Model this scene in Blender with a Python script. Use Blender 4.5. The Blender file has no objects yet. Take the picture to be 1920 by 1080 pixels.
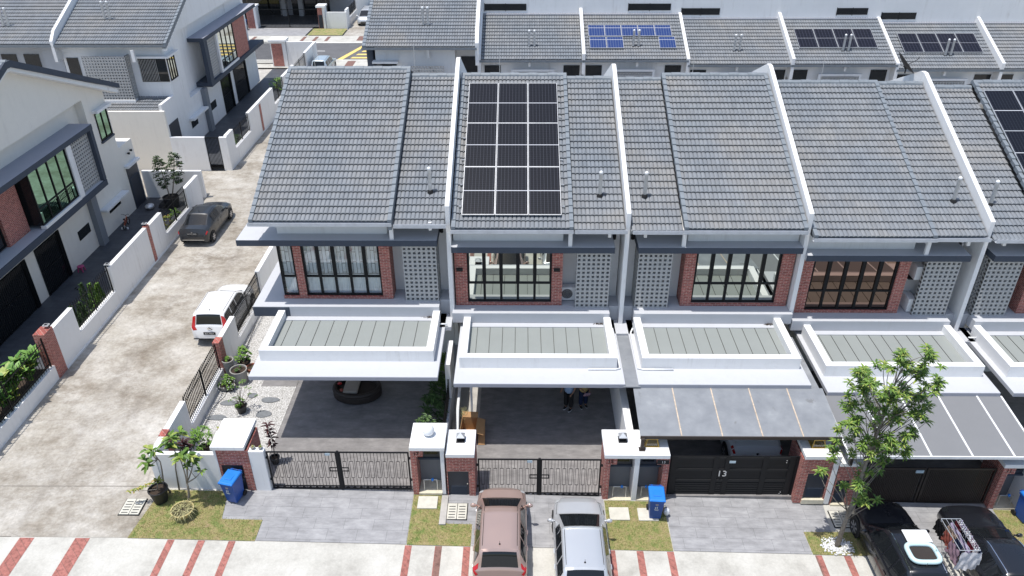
import bpy, bmesh, math, random
from mathutils import Vector, Matrix
random.seed(7)
R=math.radians; PI=math.pi
sc=bpy.context.scene; COL=sc.collection
# ---------------------------------------------------------------- camera, sky, sun
cam=bpy.data.objects.new('camera',bpy.data.cameras.new('camera')); COL.objects.link(cam); sc.camera=cam
YAW,PITCH,ROLL,CH=R(-.777),R(30.959),R(-.228),20.362
fw=Vector((math.sin(YAW)*math.cos(PITCH),math.cos(YAW)*math.cos(PITCH),-math.sin(PITCH)))
rt=Vector((math.cos(YAW),-math.sin(YAW),0)); up=rt.cross(fw)
r2=rt*math.cos(ROLL)+up*math.sin(ROLL); u2=up*math.cos(ROLL)-rt*math.sin(ROLL)
m=Matrix((r2,u2,-fw)).transposed().to_4x4(); m.translation=Vector((0,0,CH)); cam.matrix_world=m
cam.data.sensor_width=36; cam.data.lens=36*1458.2/1920; cam.data.clip_end=2000; cam.data.clip_start=.1
SUN=Vector((-.21,-.085,1)).normalized()
w=bpy.data.worlds.new('World'); sc.world=w; w.use_nodes=True
nt=w.node_tree; sk=nt.nodes.new('ShaderNodeTexSky'); sk.sky_type='NISHITA'; sk.sun_disc=False
sk.sun_elevation=math.asin(SUN.z); sk.sun_rotation=math.atan2(SUN.x,SUN.y); sk.air_density=1.2; sk.dust_density=1.5
bg=nt.nodes['Background']; nt.links.new(sk.outputs[0],bg.inputs[0]); bg.inputs[1].default_value=.15
sl=bpy.data.lights.new('sun','SUN'); sl.energy=4.0; sl.angle=R(.55); sl.color=(1,.965,.91)
so=bpy.data.objects.new('sun',sl); COL.objects.link(so); so.rotation_euler=SUN.to_track_quat('Z','Y').to_euler()
sc.view_settings.view_transform='Standard'; sc.view_settings.look='None'; sc.view_settings.gamma=1
sc.view_settings.exposure=.15
sc.render.engine='CYCLES'
# ---------------------------------------------------------------- materials
def newmat(n):
    m=bpy.data.materials.new(n); m.use_nodes=True; t=m.node_tree; return m,t,t.nodes['Principled BSDF']
def N(t,k,**kw):
    n=t.nodes.new(k)
    for a,b in kw.items(): setattr(n,a,b)
    return n
def pos(t,scale=(1,1,1)):
    g=N(t,'ShaderNodeNewGeometry'); mp=N(t,'ShaderNodeMapping'); mp.inputs['Scale'].default_value=scale
    t.links.new(g.outputs['Position'],mp.inputs['Vector']); return mp.outputs[0]
def objc(t,scale=(1,1,1)):
    g=N(t,'ShaderNodeTexCoord'); mp=N(t,'ShaderNodeMapping'); mp.inputs['Scale'].default_value=scale
    t.links.new(g.outputs['Object'],mp.inputs['Vector']); return mp.outputs[0]
def noise(t,v,s,d=4,r=.6):
    n=N(t,'ShaderNodeTexNoise'); n.inputs['Scale'].default_value=s; n.inputs['Detail'].default_value=d; n.inputs['Roughness'].default_value=r
    t.links.new(v,n.inputs['Vector']); return n.outputs['Fac']
def ramp(t,f,stops):
    r=N(t,'ShaderNodeValToRGB'); e=r.color_ramp.elements
    while len(e)<len(stops): e.new(.5)
    for i,(p,c) in enumerate(stops): e[i].position=p; e[i].color=tuple(c)+(1,) if len(c)==3 else c
    t.links.new(f,r.inputs[0]); return r.outputs[0]
def mix(t,f,a,b,mode='MIX'):
    n=N(t,'ShaderNodeMix',data_type='RGBA',blend_type=mode)
    for s,v in((n.inputs[0],f),(n.inputs[6],a),(n.inputs[7],b)):
        if isinstance(v,(int,float)): s.default_value=v
        elif isinstance(v,tuple): s.default_value=v+(1,) if len(v)==3 else v
        else: t.links.new(v,s)
    return n.outputs[2]
def mth(t,op,a,b=0,c=0):
    n=N(t,'ShaderNodeMath',operation=op)
    for i,v in enumerate((a,b,c)):
        if isinstance(v,(int,float)): n.inputs[i].default_value=v
        else: t.links.new(v,n.inputs[i])
    return n.outputs[0]
def sepv(t,v):
    s=N(t,'ShaderNodeSeparateXYZ'); t.links.new(v,s.inputs[0]); return s.outputs
def comb(t,x,y,z=0):
    s=N(t,'ShaderNodeCombineXYZ')
    for i,v in enumerate((x,y,z)):
        if isinstance(v,(int,float)): s.inputs[i].default_value=v
        else: t.links.new(v,s.inputs[i])
    return s.outputs[0]
def bump(t,p,h,st=.3,d=.01):
    b=N(t,'ShaderNodeBump'); b.inputs['Strength'].default_value=st; b.inputs['Distance'].default_value=d
    t.links.new(h,b.inputs['Height']); t.links.new(b.outputs[0],p.inputs['Normal'])
def simple(n,c,r=.6,metal=0,var=.12,s=3.,bs=0.,spec=.5,bsc=60,coat=0):
    m,t,p=newmat(n); v=pos(t)
    a=tuple(x*(1-var) for x in c); b=tuple(min(1,x*(1+var)) for x in c)
    t.links.new(ramp(t,noise(t,v,s,6,.65),[(.3,a),(.7,b)]),p.inputs['Base Color'])
    p.inputs['Roughness'].default_value=r; p.inputs['Metallic'].default_value=metal; p.inputs['Specular IOR Level'].default_value=spec
    if coat: p.inputs['Coat Weight'].default_value=coat; p.inputs['Coat Roughness'].default_value=.03
    if bs: bump(t,p,noise(t,v,bsc,3),bs,.004)
    return m
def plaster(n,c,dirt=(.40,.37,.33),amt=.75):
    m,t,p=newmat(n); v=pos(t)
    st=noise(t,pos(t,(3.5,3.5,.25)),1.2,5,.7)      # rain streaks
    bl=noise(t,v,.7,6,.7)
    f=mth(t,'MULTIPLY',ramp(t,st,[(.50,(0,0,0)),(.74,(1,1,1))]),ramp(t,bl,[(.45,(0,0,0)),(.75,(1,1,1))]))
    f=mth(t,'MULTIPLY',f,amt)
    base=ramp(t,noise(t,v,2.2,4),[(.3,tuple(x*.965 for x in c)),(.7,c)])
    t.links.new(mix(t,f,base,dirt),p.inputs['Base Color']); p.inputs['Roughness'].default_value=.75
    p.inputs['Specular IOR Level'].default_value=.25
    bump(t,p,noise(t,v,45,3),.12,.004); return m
M={}
M['white']=plaster('white_paint',(.80,.80,.80))
M['bounce_white']=plaster('warm_bounce_white_paint',(.80,.765,.70),amt=.35)  # white walls with warm light bounced off the lane put into the colour
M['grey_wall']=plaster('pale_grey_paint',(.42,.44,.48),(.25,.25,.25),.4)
M['grey_pil']=plaster('mid_grey_paint',(.22,.235,.26),(.15,.15,.15),.4)
M['slate']=plaster('slate_paint',(.062,.075,.10),(.12,.12,.13),.5)
M['slab']=plaster('pale_slab_paint',(.50,.51,.535),(.4,.38,.36),.5)
M['slabgrey']=plaster('grey_slab_top',(.36,.37,.42),(.25,.24,.24),.6)
M['black']=simple('black_metal',(.007,.008,.010),.5,.0,spec=.25)
M['blackm']=simple('matt_black',(.01,.01,.011),.8)
M['dkdoor']=simple('dark_slate_metal',(.022,.028,.042),.5)
M['gutter']=simple('gutter_white_metal',(.52,.54,.57),.45)
M['alu']=simple('aluminium',(.62,.63,.64),.4,.6)
M['pvc']=simple('white_pipe_plastic',(.78,.79,.80),.4)
M['concrete']=simple('rough_concrete',(.42,.40,.37),.85,0,.2,2,.3)
M['pale_conc']=simple('pale_concrete_slab',(.55,.53,.46),.85,0,.12,4,.3)
M['metal_deck']=simple('deck_metal',(.265,.285,.275),.6,0,.04,.6)
M['seam']=simple('deck_seam',(.02,.022,.022),.6)
M['brown_dk']=simple('dark_brown_metal',(.03,.022,.018),.6)
M['rubber']=simple('tyre_rubber',(.012,.012,.012),.85)
M['chrome']=simple('chrome',(.75,.76,.78),.12,1,.02)
M['rim']=simple('alloy_rim',(.5,.5,.52),.3,.8,.05)
M['red_lamp']=simple('red_lens',(.45,.01,.012),.15,0,.05,3,0,.5,60,.6)
M['clear_lamp']=simple('clear_lens',(.5,.51,.51),.1,.2,.05)
M['cardboard']=simple('cardboard',(.42,.24,.11),.85,0,.08,8)
M['skin']=simple('skin',(.32,.17,.11),.6)
M['soil']=simple('soil',(.045,.03,.02),.95,0,.3,12,.5)
def glassmat(n,c,r=.02,metal=1.0):
    m,t,p=newmat(n); v=pos(t)
    p.inputs['Base Color'].default_value=c+(1,); p.inputs['Metallic'].default_value=metal; p.inputs['Roughness'].default_value=r
    bump(t,p,noise(t,v,1.1,1),.04,.02); return m
M['mirror']=glassmat('reflective_clear_glass',(.52,.55,.50))
M['mirror_brown']=glassmat('reflective_bronze_glass',(.22,.15,.12))
M['mirror_green']=glassmat('reflective_green_glass',(.20,.36,.27))
M['dkglass']=glassmat('dark_glass',(.012,.014,.016),.03,0)
M['blinds']=simple('dark_louvre_glass',(.02,.022,.025),.2)
def clear_glass():
    m,t,p=newmat('clear_window_glass')
    gl=N(t,'ShaderNodeBsdfGlossy'); gl.inputs['Roughness'].default_value=.01; gl.inputs[0].default_value=(1,1,1,1)
    tr=N(t,'ShaderNodeBsdfTransparent'); tr.inputs[0].default_value=(.95,.98,.98,1); mx=N(t,'ShaderNodeMixShader'); mx.inputs[0].default_value=.10
    t.links.new(tr.outputs[0],mx.inputs[1]); t.links.new(gl.outputs[0],mx.inputs[2]); t.links.new(mx.outputs[0],t.nodes['Material Output'].inputs[0]); return m
M['glass']=clear_glass()
def brickmat(n,c1,c2,mort,bw=.22,bh=.072):
    m,t,p=newmat(n); g=N(t,'ShaderNodeNewGeometry'); s=sepv(t,g.outputs['Position'])
    u=mth(t,'ADD',s[0],s[1]); v=comb(t,u,s[2],0)
    b=N(t,'ShaderNodeTexBrick'); t.links.new(v,b.inputs['Vector'])
    b.inputs['Scale'].default_value=1; b.inputs['Mortar Size'].default_value=.009; b.inputs['Mortar Smooth'].default_value=.2; b.inputs['Bias'].default_value=0
    b.inputs['Brick Width'].default_value=bw; b.inputs['Row Height'].default_value=bh
    b.inputs['Color1'].default_value=c1+(1,); b.inputs['Color2'].default_value=c2+(1,); b.inputs['Mortar'].default_value=mort+(1,)
    nz=noise(t,g.outputs['Position'],9,5,.7)
    col=mix(t,.75,b.outputs['Color'],ramp(t,nz,[(.28,(.35,.3,.3)),(.5,(1,1,1)),(.78,(1.5,1.45,1.4))]),'MULTIPLY')
    t.links.new(col,p.inputs['Base Color']); p.inputs['Roughness'].default_value=.85
    bump(t,p,mth(t,'SUBTRACT',mth(t,'MULTIPLY',nz,.4),b.outputs['Fac']),.7,.01); return m
M['brick']=brickmat('red_brick',(.42,.125,.10),(.27,.075,.062),(.52,.37,.32))
M['brick2']=brickmat('terracotta_paver',(.37,.145,.12),(.31,.12,.098),(.20,.11,.09),.3,.15)
def tilemat():
    m,t,p=newmat('roof_tile'); g=N(t,'ShaderNodeNewGeometry'); s=sepv(t,g.outputs['Position'])
    a=mth(t,'FLOOR',mth(t,'DIVIDE',s[0],.165)); b=mth(t,'FLOOR',mth(t,'DIVIDE',mth(t,'SUBTRACT',s[1],25.75),.3193))
    wn=N(t,'ShaderNodeTexWhiteNoise',noise_dimensions='2D'); t.links.new(comb(t,a,b),wn.inputs['Vector'])
    big=noise(t,pos(t,(1,1,1)),.32,4,.6); fine=noise(t,g.outputs['Position'],14,5,.7)
    base=ramp(t,big,[(.34,(.178,.197,.220)),(.52,(.207,.217,.230)),(.70,(.236,.232,.225))])
    vv=mth(t,'ADD',mth(t,'MULTIPLY',wn.outputs['Value'],.16),.92)
    vv=mth(t,'MULTIPLY',vv,mth(t,'ADD',mth(t,'MULTIPLY',fine,.3),.85))
    col=mix(t,1.,base,comb(t,vv,vv,vv),'MULTIPLY')
    stk=noise(t,pos(t,(5,.22,1)),1.3,5,.65); col=mix(t,.8,col,ramp(t,stk,[(.3,(.90,.91,.92)),(.5,(1,1,1)),(.72,(1.09,1.08,1.06))]),'MULTIPLY')
    bird=ramp(t,noise(t,g.outputs['Position'],2.6,2,.5),[(.80,(0,0,0)),(.82,(1,1,1))])
    col=mix(t,mth(t,'MULTIPLY',bird,.5),col,(.6,.6,.6))
    t.links.new(col,p.inputs['Base Color']); p.inputs['Roughness'].default_value=.62; p.inputs['Specular IOR Level'].default_value=.35
    bump(t,p,fine,.2,.004); return m
M['tile']=tilemat()
def lanemat():
    m,t,p=newmat('stained_concrete'); v=pos(t); vs=pos(t,(.85,1.15,1))
    big=noise(t,v,.20,6,.65); mid=noise(t,vs,.55,9,.74); fine=noise(t,v,9,6,.75)
    c=ramp(t,mid,[(.36,(.26,.228,.185)),(.49,(.385,.355,.308)),(.62,(.485,.458,.415)),(.72,(.56,.54,.50))])
    mold=mth(t,'MULTIPLY',ramp(t,big,[(.46,(0,0,0)),(.62,(1,1,1))]),ramp(t,noise(t,vs,1.9,8,.75),[(.44,(0,0,0)),(.66,(1,1,1))]))
    c=mix(t,mth(t,'MULTIPLY',mold,.85),c,(.155,.12,.085))
    c=mix(t,.5,c,ramp(t,fine,[(.3,(.55,.55,.55)),(.7,(1.25,1.25,1.25))]),'MULTIPLY')
    gr=ramp(t,noise(t,pos(t,(1,.8,1)),1.1,10,.85),[(.36,(.72,.70,.68)),(.5,(1,1,1)),(.66,(1.16,1.16,1.16))]); c=mix(t,.75,c,gr,'MULTIPLY')
    sx=sepv(t,v)[0]; wv=mth(t,'ADD',sx,mth(t,'MULTIPLY',noise(t,pos(t,(.3,.12,1)),1.,2),1.2))
    def band(x0,w): return mth(t,'SUBTRACT',1,mth(t,'MINIMUM',1,mth(t,'DIVIDE',mth(t,'ABSOLUTE',mth(t,'SUBTRACT',wv,x0)),w)))
    tr=mth(t,'MULTIPLY',mth(t,'ADD',band(-16.2,.35),band(-14.6,.35)),ramp(t,noise(t,pos(t,(1,.5,1)),1.6,6,.7),[(.42,(0,0,0)),(.65,(1,1,1))])); c=mix(t,mth(t,'MULTIPLY',tr,.35),c,(.15,.13,.11))
    ck=N(t,'ShaderNodeTexVoronoi',feature='DISTANCE_TO_EDGE'); ck.inputs['Scale'].default_value=.33; t.links.new(mix(t,.12,v,N_(t,v)),ck.inputs['Vector'])
    cr=mth(t,'LESS_THAN',ck.outputs['Distance'],.0035); c=mix(t,mth(t,'MULTIPLY',cr,.16),c,(.12,.10,.085))
    t.links.new(c,p.inputs['Base Color']); p.inputs['Roughness'].default_value=.9; bump(t,p,fine,.3,.005); return m
def N_(t,v):
    n=N(t,'ShaderNodeTexNoise'); n.inputs['Scale'].default_value=1.1; n.inputs['Detail'].default_value=5; t.links.new(v,n.inputs['Vector']); return n.outputs['Color']
M['lane']=lanemat()
M['pave']=None
def pavemat():
    m,t,p=newmat('pale_pavement'); v=pos(t)
    c=ramp(t,noise(t,v,.8,8,.7),[(.3,(.36,.345,.31)),(.5,(.50,.485,.44)),(.7,(.58,.565,.52))])
    c=mix(t,.3,c,ramp(t,noise(t,v,14,6,.75),[(.3,(.6,.6,.6)),(.7,(1.2,1.2,1.2))]),'MULTIPLY')
    t.links.new(c,p.inputs['Base Color']); p.inputs['Roughness'].default_value=.9; bump(t,p,noise(t,v,30,4),.2,.004); return m
M['pave']=pavemat()
def pavers(n,c,bw,bh,mort,ms=.006,rough=.75,v2=.88,stain=.35):
    m,t,p=newmat(n); v=pos(t); b=N(t,'ShaderNodeTexBrick'); t.links.new(v,b.inputs['Vector'])
    b.inputs['Scale'].default_value=1; b.inputs['Mortar Size'].default_value=ms; b.inputs['Mortar Smooth'].default_value=.1
    b.inputs['Brick Width'].default_value=bw; b.inputs['Row Height'].default_value=bh; b.offset=.5
    b.inputs['Color1'].default_value=c+(1,); b.inputs['Color2'].default_value=tuple(x*v2 for x in c)+(1,); b.inputs['Mortar'].default_value=mort+(1,)
    nz=noise(t,pos(t,(1,2.2,1)),1.7,7,.7)
    c2=mix(t,stain,b.outputs[0],ramp(t,nz,[(.3,(.55,.55,.55)),(.52,(1,1,1)),(.72,(1.5,1.5,1.48))]),'MULTIPLY')
    t.links.new(c2,p.inputs['Base Color']); p.inputs['Roughness'].default_value=rough; bump(t,p,b.outputs['Fac'],-.4,.004); return m
M['drive']=pavers('grey_driveway_tile',(.315,.313,.32),.98,.46,(.16,.16,.165),.005,.7,.92,.6)
M['porch']=pavers('grey_porch_tile',(.23,.218,.213),1.15,.9,(.21,.20,.20),.004,.6,.93,.65)
M['slate_tile']=pavers('dark_slate_tile',(.075,.08,.09),.6,.6,(.03,.03,.034),.006,.55,.85,.5)
M['asphalt']=simple('asphalt',(.13,.13,.135),.9,0,.12,1.2,.4,.3,90)
M['yellow']=simple('yellow_road_paint',(.72,.53,.17),.8,0,.12,2)
M['wpaint']=simple('white_road_paint',(.75,.75,.73),.8,0,.1,2)
def grassmat():
    m,t,p=newmat('turf_ground'); v=pos(t)
    c=ramp(t,noise(t,v,3.2,9,.8),[(.36,(.36,.27,.16)),(.49,(.30,.27,.115)),(.60,(.15,.21,.055))])
    c=mix(t,.6,c,ramp(t,noise(t,v,40,4,.8),[(.3,(.4,.4,.4)),(.7,(1.5,1.5,1.4))]),'MULTIPLY')
    t.links.new(c,p.inputs['Base Color']); p.inputs['Roughness'].default_value=.95; bump(t,p,noise(t,v,60,4),.8,.02); return m
M['turf']=grassmat()
def gravelmat():
    m,t,p=newmat('white_pebbles'); v=pos(t); vo=N(t,'ShaderNodeTexVoronoi'); vo.inputs['Scale'].default_value=28; t.links.new(v,vo.inputs['Vector'])
    s=sepv(t,vo.outputs['Color'])
    c=ramp(t,s[0],[(0,(.38,.37,.35)),(.4,(.62,.61,.59)),(1,(.8,.79,.78))])
    c=mix(t,.8,c,ramp(t,vo.outputs['Distance'],[(.25,(1,1,1)),(.62,(.4,.39,.37))]),'MULTIPLY')
    t.links.new(c,p.inputs['Base Color']); p.inputs['Roughness'].default_value=.8; bump(t,p,vo.outputs['Distance'],-.9,.02); return m
M['pebble']=gravelmat()
def leafmat(n,a,b,c=None,rough=.5):
    m,t,p=newmat(n); g=N(t,'ShaderNodeNewGeometry')
    wn=g.outputs['Random Per Island']
    st=[(0,a),(1,b)] if c is None else [(0,a),(.7,b),(1,c)]
    t.links.new(ramp(t,wn,st),p.inputs['Base Color']); p.inputs['Roughness'].default_value=rough
    p.inputs['Specular IOR Level'].default_value=.35
    try: p.inputs['Transmission Weight'].default_value=0; p.inputs['Subsurface Weight'].default_value=0
    except: pass
    return m
M['leaf']=leafmat('glossy_leaf',(.055,.125,.022),(.17,.27,.045),(.32,.36,.08))
M['leafd']=leafmat('dark_leaf',(.018,.045,.012),(.05,.10,.025),(.09,.15,.04))
M['leafy']=leafmat('yellow_green_leaf',(.12,.19,.03),(.32,.34,.06),(.40,.22,.07))
M['leafb']=leafmat('bright_leaf',(.07,.16,.02),(.16,.28,.04))
M['leafr']=leafmat('dark_red_leaf',(.03,.012,.015),(.07,.02,.02))
M['leafp']=leafmat('banana_leaf',(.08,.19,.035),(.17,.31,.07),(.35,.36,.08))
M['grassb']=leafmat('grass_blade',(.17,.22,.05),(.50,.42,.21),(.15,.24,.04))
M['dry']=leafmat('dry_stalk',(.35,.33,.15),(.45,.42,.22))
M['bark']=simple('bark',(.21,.185,.155),.9,0,.3,10,.5)
M['blue']=simple('blue_plastic',(.012,.075,.33),.35,0,.06,2)
M['bluel']=simple('light_blue_plastic',(.02,.19,.60),.35,0,.06,2)
def carpaint(n,c,metal=.5,r=.3):
    m,t,p=newmat(n); p.inputs['Base Color'].default_value=c+(1,); p.inputs['Metallic'].default_value=metal; p.inputs['Roughness'].default_value=r
    p.inputs['Coat Weight'].default_value=.7; p.inputs['Coat Roughness'].default_value=.05
    v=pos(t); bump(t,p,noise(t,v,2,2),.02,.01)
    rr=ramp(t,noise(t,v,1.5,4,.6),[(.3,(r,r,r)),(.75,(r+.10,)*3)]); t.links.new(rr,p.inputs['Roughness']); return m
M['car_rose']=carpaint('rose_car_paint',(.49,.35,.30),.5,.28); M['car_silver']=carpaint('silver_car_paint',(.62,.63,.64),.5,.28)
M['car_white']=carpaint('white_car_paint',(.78,.78,.78),0); M['car_black']=carpaint('black_car_paint',(.012,.013,.017),.2,.25)
M['car_grey']=carpaint('charcoal_car_paint',(.030,.032,.036),.3,.35); M['car_lb']=carpaint('pale_blue_car_paint',(.42,.5,.56),.3)
def solarmat(n,cell,line,nx,ny,wx,wy,mw=.016):
    m,t,p=newmat(n); s=sepv(t,objc(t))
    def ln(o,w,n_,lw):
        f=mth(t,'FRACT',mth(t,'ADD',mth(t,'MULTIPLY',mth(t,'DIVIDE',o,w),n_),.5))
        return mth(t,'GREATER_THAN',mth(t,'ABSOLUTE',mth(t,'SUBTRACT',f,.5)),.5-lw)
    lx=ln(s[0],wx,nx,.05); ly=ln(s[1],wy,ny,.035)
    mid=mth(t,'LESS_THAN',mth(t,'ABSOLUTE',mth(t,'SUBTRACT',s[1],wy/2)),mw)
    c=mix(t,mth(t,'MULTIPLY',lx,.6),cell,line); c=mix(t,mth(t,'MULTIPLY',ly,.35),c,(.08,.08,.10)); c=mix(t,mid,c,(.55,.56,.6))
    t.links.new(c,p.inputs['Base Color']); p.inputs['Roughness'].default_value=.35; p.inputs['Specular IOR Level'].default_value=.2; return m
M['solar']=solarmat('dark_solar_cells',(.004,.005,.009),(.075,.08,.10),9,24,1.2,2.4)
M['solarb']=solarmat('blue_solar_cells',(.018,.042,.15),(.28,.33,.46),6,10,1.,1.7)
# ---------------------------------------------------------------- mesh builder
class MB:
    def __init__(s): s.v=[]; s.f=[]
    def add(s,vs,fs):
        o=len(s.v); s.v+=[tuple(p) for p in vs]; s.f+=[tuple(i+o for i in f) for f in fs]; return s
    def box(s,x0,x1,y0,y1,z0,z1):
        if x0>x1:x0,x1=x1,x0
        if y0>y1:y0,y1=y1,y0
        if z0>z1:z0,z1=z1,z0
        return s.add([(x,y,z) for z in(z0,z1) for y in(y0,y1) for x in(x0,x1)],[(0,2,3,1),(4,5,7,6),(0,1,5,4),(2,6,7,3),(0,4,6,2),(1,3,7,5)])
    def quad(s,*p): return s.add(p,[tuple(range(len(p)))])
    def prism(s,pts,axis,a,b):    # pts 2D polygon, extruded along axis
        n=len(pts)
        def P(q,t): return (t,q[0],q[1]) if axis=='x' else (q[0],t,q[1]) if axis=='y' else (q[0],q[1],t)
        vs=[P(q,a) for q in pts]+[P(q,b) for q in pts]
        return s.add(vs,[tuple(range(n))[::-1],tuple(range(n,2*n))]+[(i,(i+1)%n,(i+1)%n+n,i+n) for i in range(n)])
    def tube(s,pts,r,n=8,cap=True):
        pts=[Vector(p) for p in pts]; rs=r if isinstance(r,(list,tuple)) else [r]*len(pts); vs=[]; fs=[]
        d0=(pts[1]-pts[0]).normalized(); a=Vector((0,0,1)) if abs(d0.z)<.9 else Vector((1,0,0)); u=d0.cross(a).normalized()
        for i,p in enumerate(pts):
            d=(pts[min(i+1,len(pts)-1)]-pts[max(i-1,0)]).normalized(); u=(u-d*u.dot(d)).normalized(); w=d.cross(u)
            for k in range(n):
                t=2*PI*k/n; vs.append(p+(u*math.cos(t)+w*math.sin(t))*rs[i])
        for i in range(len(pts)-1):
            for k in range(n): fs.append((i*n+k,i*n+(k+1)%n,(i+1)*n+(k+1)%n,(i+1)*n+k))
        if cap: fs+=[tuple(range(n))[::-1],tuple(range((len(pts)-1)*n,len(pts)*n))]
        return s.add(vs,fs)
    def lathe(s,c,prof,n=20,axis='z',cap=True):   # prof: (r,h)
        vs=[];fs=[]
        for r,h in prof:
            for k in range(n):
                t=2*PI*k/n; a,b=r*math.cos(t),r*math.sin(t)
                vs.append((c[0]+a,c[1]+b,c[2]+h) if axis=='z' else (c[0]+h,c[1]+a,c[2]+b) if axis=='x' else (c[0]+a,c[1]+h,c[2]+b))
        for i in range(len(prof)-1):
            for k in range(n): fs.append((i*n+k,i*n+(k+1)%n,(i+1)*n+(k+1)%n,(i+1)*n+k))
        if cap: fs+=[tuple(range(n))[::-1],tuple(range((len(prof)-1)*n,len(prof)*n))]
        return s.add(vs,fs)
    def ball(s,c,r,n=16,sq=(1,1,1)):
        vs=[];fs=[];h=n//2
        for i in range(h+1):
            p=PI*i/h
            for k in range(n):
                t=2*PI*k/n; vs.append((c[0]+r*sq[0]*math.sin(p)*math.cos(t),c[1]+r*sq[1]*math.sin(p)*math.sin(t),c[2]-r*sq[2]*math.cos(p)))
        for i in range(h):
            for k in range(n): fs.append((i*n+k,i*n+(k+1)%n,(i+1)*n+(k+1)%n,(i+1)*n+k))
        return s.add(vs,fs)
    def build(s,name,mat,parent=None,label=None,cat=None,group=None,kind=None,bevel=0,smooth=False,local=False,subd=0,loc=None):
        me=bpy.data.meshes.new(name); o=bpy.data.objects.new(name,me); off=Vector((0,0,0))
        if local: loc_=loc; 
        if parent is not None and not local:
            q=parent
            while q is not None: off+=Vector(q['_w']) if '_w' in q else Vector((0,0,0)); q=q.parent
        if loc is not None and not local: off=Vector(loc)
        me.from_pydata([(p[0]-off.x,p[1]-off.y,p[2]-off.z) for p in s.v],[],s.f); me.update()
        if isinstance(mat,str): mat=M[mat]
        me.materials.append(mat); COL.objects.link(o)
        if parent is not None: o.parent=parent
        if loc is not None: o.location=loc
        if smooth:
            for p in me.polygons: p.use_smooth=True
        if bevel:
            b=o.modifiers.new('bevel','BEVEL'); b.width=bevel; b.segments=2; b.limit_method='ANGLE'
        if subd:
            b=o.modifiers.new('sub','SUBSURF'); b.levels=subd; b.render_levels=subd
        if label: o['label']=label
        if cat: o['category']=cat
        if group: o['group']=group
        if kind: o['kind']=kind
        return o
def fixn(o):
    bm=bmesh.new(); bm.from_mesh(o.data); bmesh.ops.recalc_face_normals(bm,faces=bm.faces); bm.to_mesh(o.data); bm.free(); return o
def thing(name,label,cat,loc=(0,0,0),rz=0,group=None):
    o=bpy.data.objects.new(name,None); COL.objects.link(o); o.location=loc; o.rotation_euler=(0,0,rz); o.empty_display_size=.3
    o['label']=label; o['category']=cat; o['_w']=tuple(loc)
    if group:o['group']=group
    return o
def copy_tree(o,parent=None,loc=None,rz=None,label=None):
    c=o.copy(); COL.objects.link(c); c.parent=parent
    if loc is not None: c.location=loc; 
    if rz is not None: c.rotation_euler=(0,0,rz)
    if label: c['label']=label
    for ch in list(o.children): copy_tree(ch,c)
    return c
def text(body,size,loc,rot,mat,name,parent=None,ext=.003,label=None,off=(0,0,0)):
    cu=bpy.data.curves.new(name,'FONT'); cu.body=body; cu.size=size; cu.extrude=ext; cu.align_x='CENTER'; cu.align_y='CENTER'
    tmp=bpy.data.objects.new('tmp',cu); COL.objects.link(tmp); dg=bpy.context.evaluated_depsgraph_get()
    me=bpy.data.meshes.new_from_object(tmp.evaluated_get(dg)); bpy.data.objects.remove(tmp)
    o=bpy.data.objects.new(name,me); COL.objects.link(o); me.materials.clear(); me.materials.append(M[mat]); o.rotation_euler=rot; o.parent=parent
    base=Vector((0,0,0)); q=parent
    while q is not None: base+=Vector(q['_w']) if '_w' in q else Vector((0,0,0)); q=q.parent
    o.location=Vector(loc)-base
    return o
# ---------------------------------------------------------------- ground
def G(x): return .44 if x<-13.2 else -.0255*(x-4.0)
XS=[-90,-60,-40,-23,-19.3,-16,-13.2,-9,-4,0,4,8,12,17,24,40,70,110]
def sheet(name,x0,x1,y0,y1,dz,mat,kind='structure',label=None,nx=6,flat=None,parent=None):
    b=MB(); xs=sorted({x0,x1,*[x for x in XS if x0<x<x1]})
    for a,c in zip(xs,xs[1:]):
        g=(lambda x: flat) if flat is not None else G
        b.quad((a,y0,g(a)+dz),(c,y0,g(c)+dz),(c,y1,g(c)+dz),(a,y1,g(a)+dz))
    return b.build(name,mat,kind=kind,label=label,parent=parent)
def poly(name,pts,dz,mat,kind='structure',flat=None):
    b=MB(); b.quad(*[(x,y,(flat if flat is not None else G(x))+dz) for x,y in pts]); return b.build(name,mat,kind=kind)
sheet('ground',-90,110,-60,230,-.14,'concrete')
sheet('road',-90,110,4,15.0,-.13,'asphalt')
b=MB()
for a,c in zip(XS,XS[1:]): b.add([(x,y,G(x)+z) for x in(a,c) for y,z in((15.0,-.13),(15.0,-.02),(15.18,-.02))],[(0,1,4,3),(1,2,5,4)])
b.build('kerb','pale_conc',kind='structure')
sheet('pavement',-90,110,15.18,17.38,-.02,'pave')
sheet('apron',-12.9,60,17.38,19.75,-.02,'pave')
sheet('side_lane',-19.7,-12.55,17.38,76.55,-.012,'lane')
sheet('back_lane',-12.9,45,41.9,50.0,-.02,'lane')
sheet('lane_link',-60,-19.5,43.2,48.3,-.02,'lane')
b=MB()
b.add([(-19.2,19.62,.436),(-12.8,19.66,.436),(-12.8,19.64,.436),(-19.2,19.6,.436)],[(0,1,2,3)])
b.add([(-12.7,17.39,.316+.1),(-19.2,17.37,.436),(-19.2,17.40,.436),(-12.7,17.42,.416)],[(0,1,2,3)])
b.build('expansion_joint',simple('dark_joint_line',(.16,.14,.12),.9),kind='structure')  # thin dark strips drawn as the joints of the lane concrete
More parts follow.
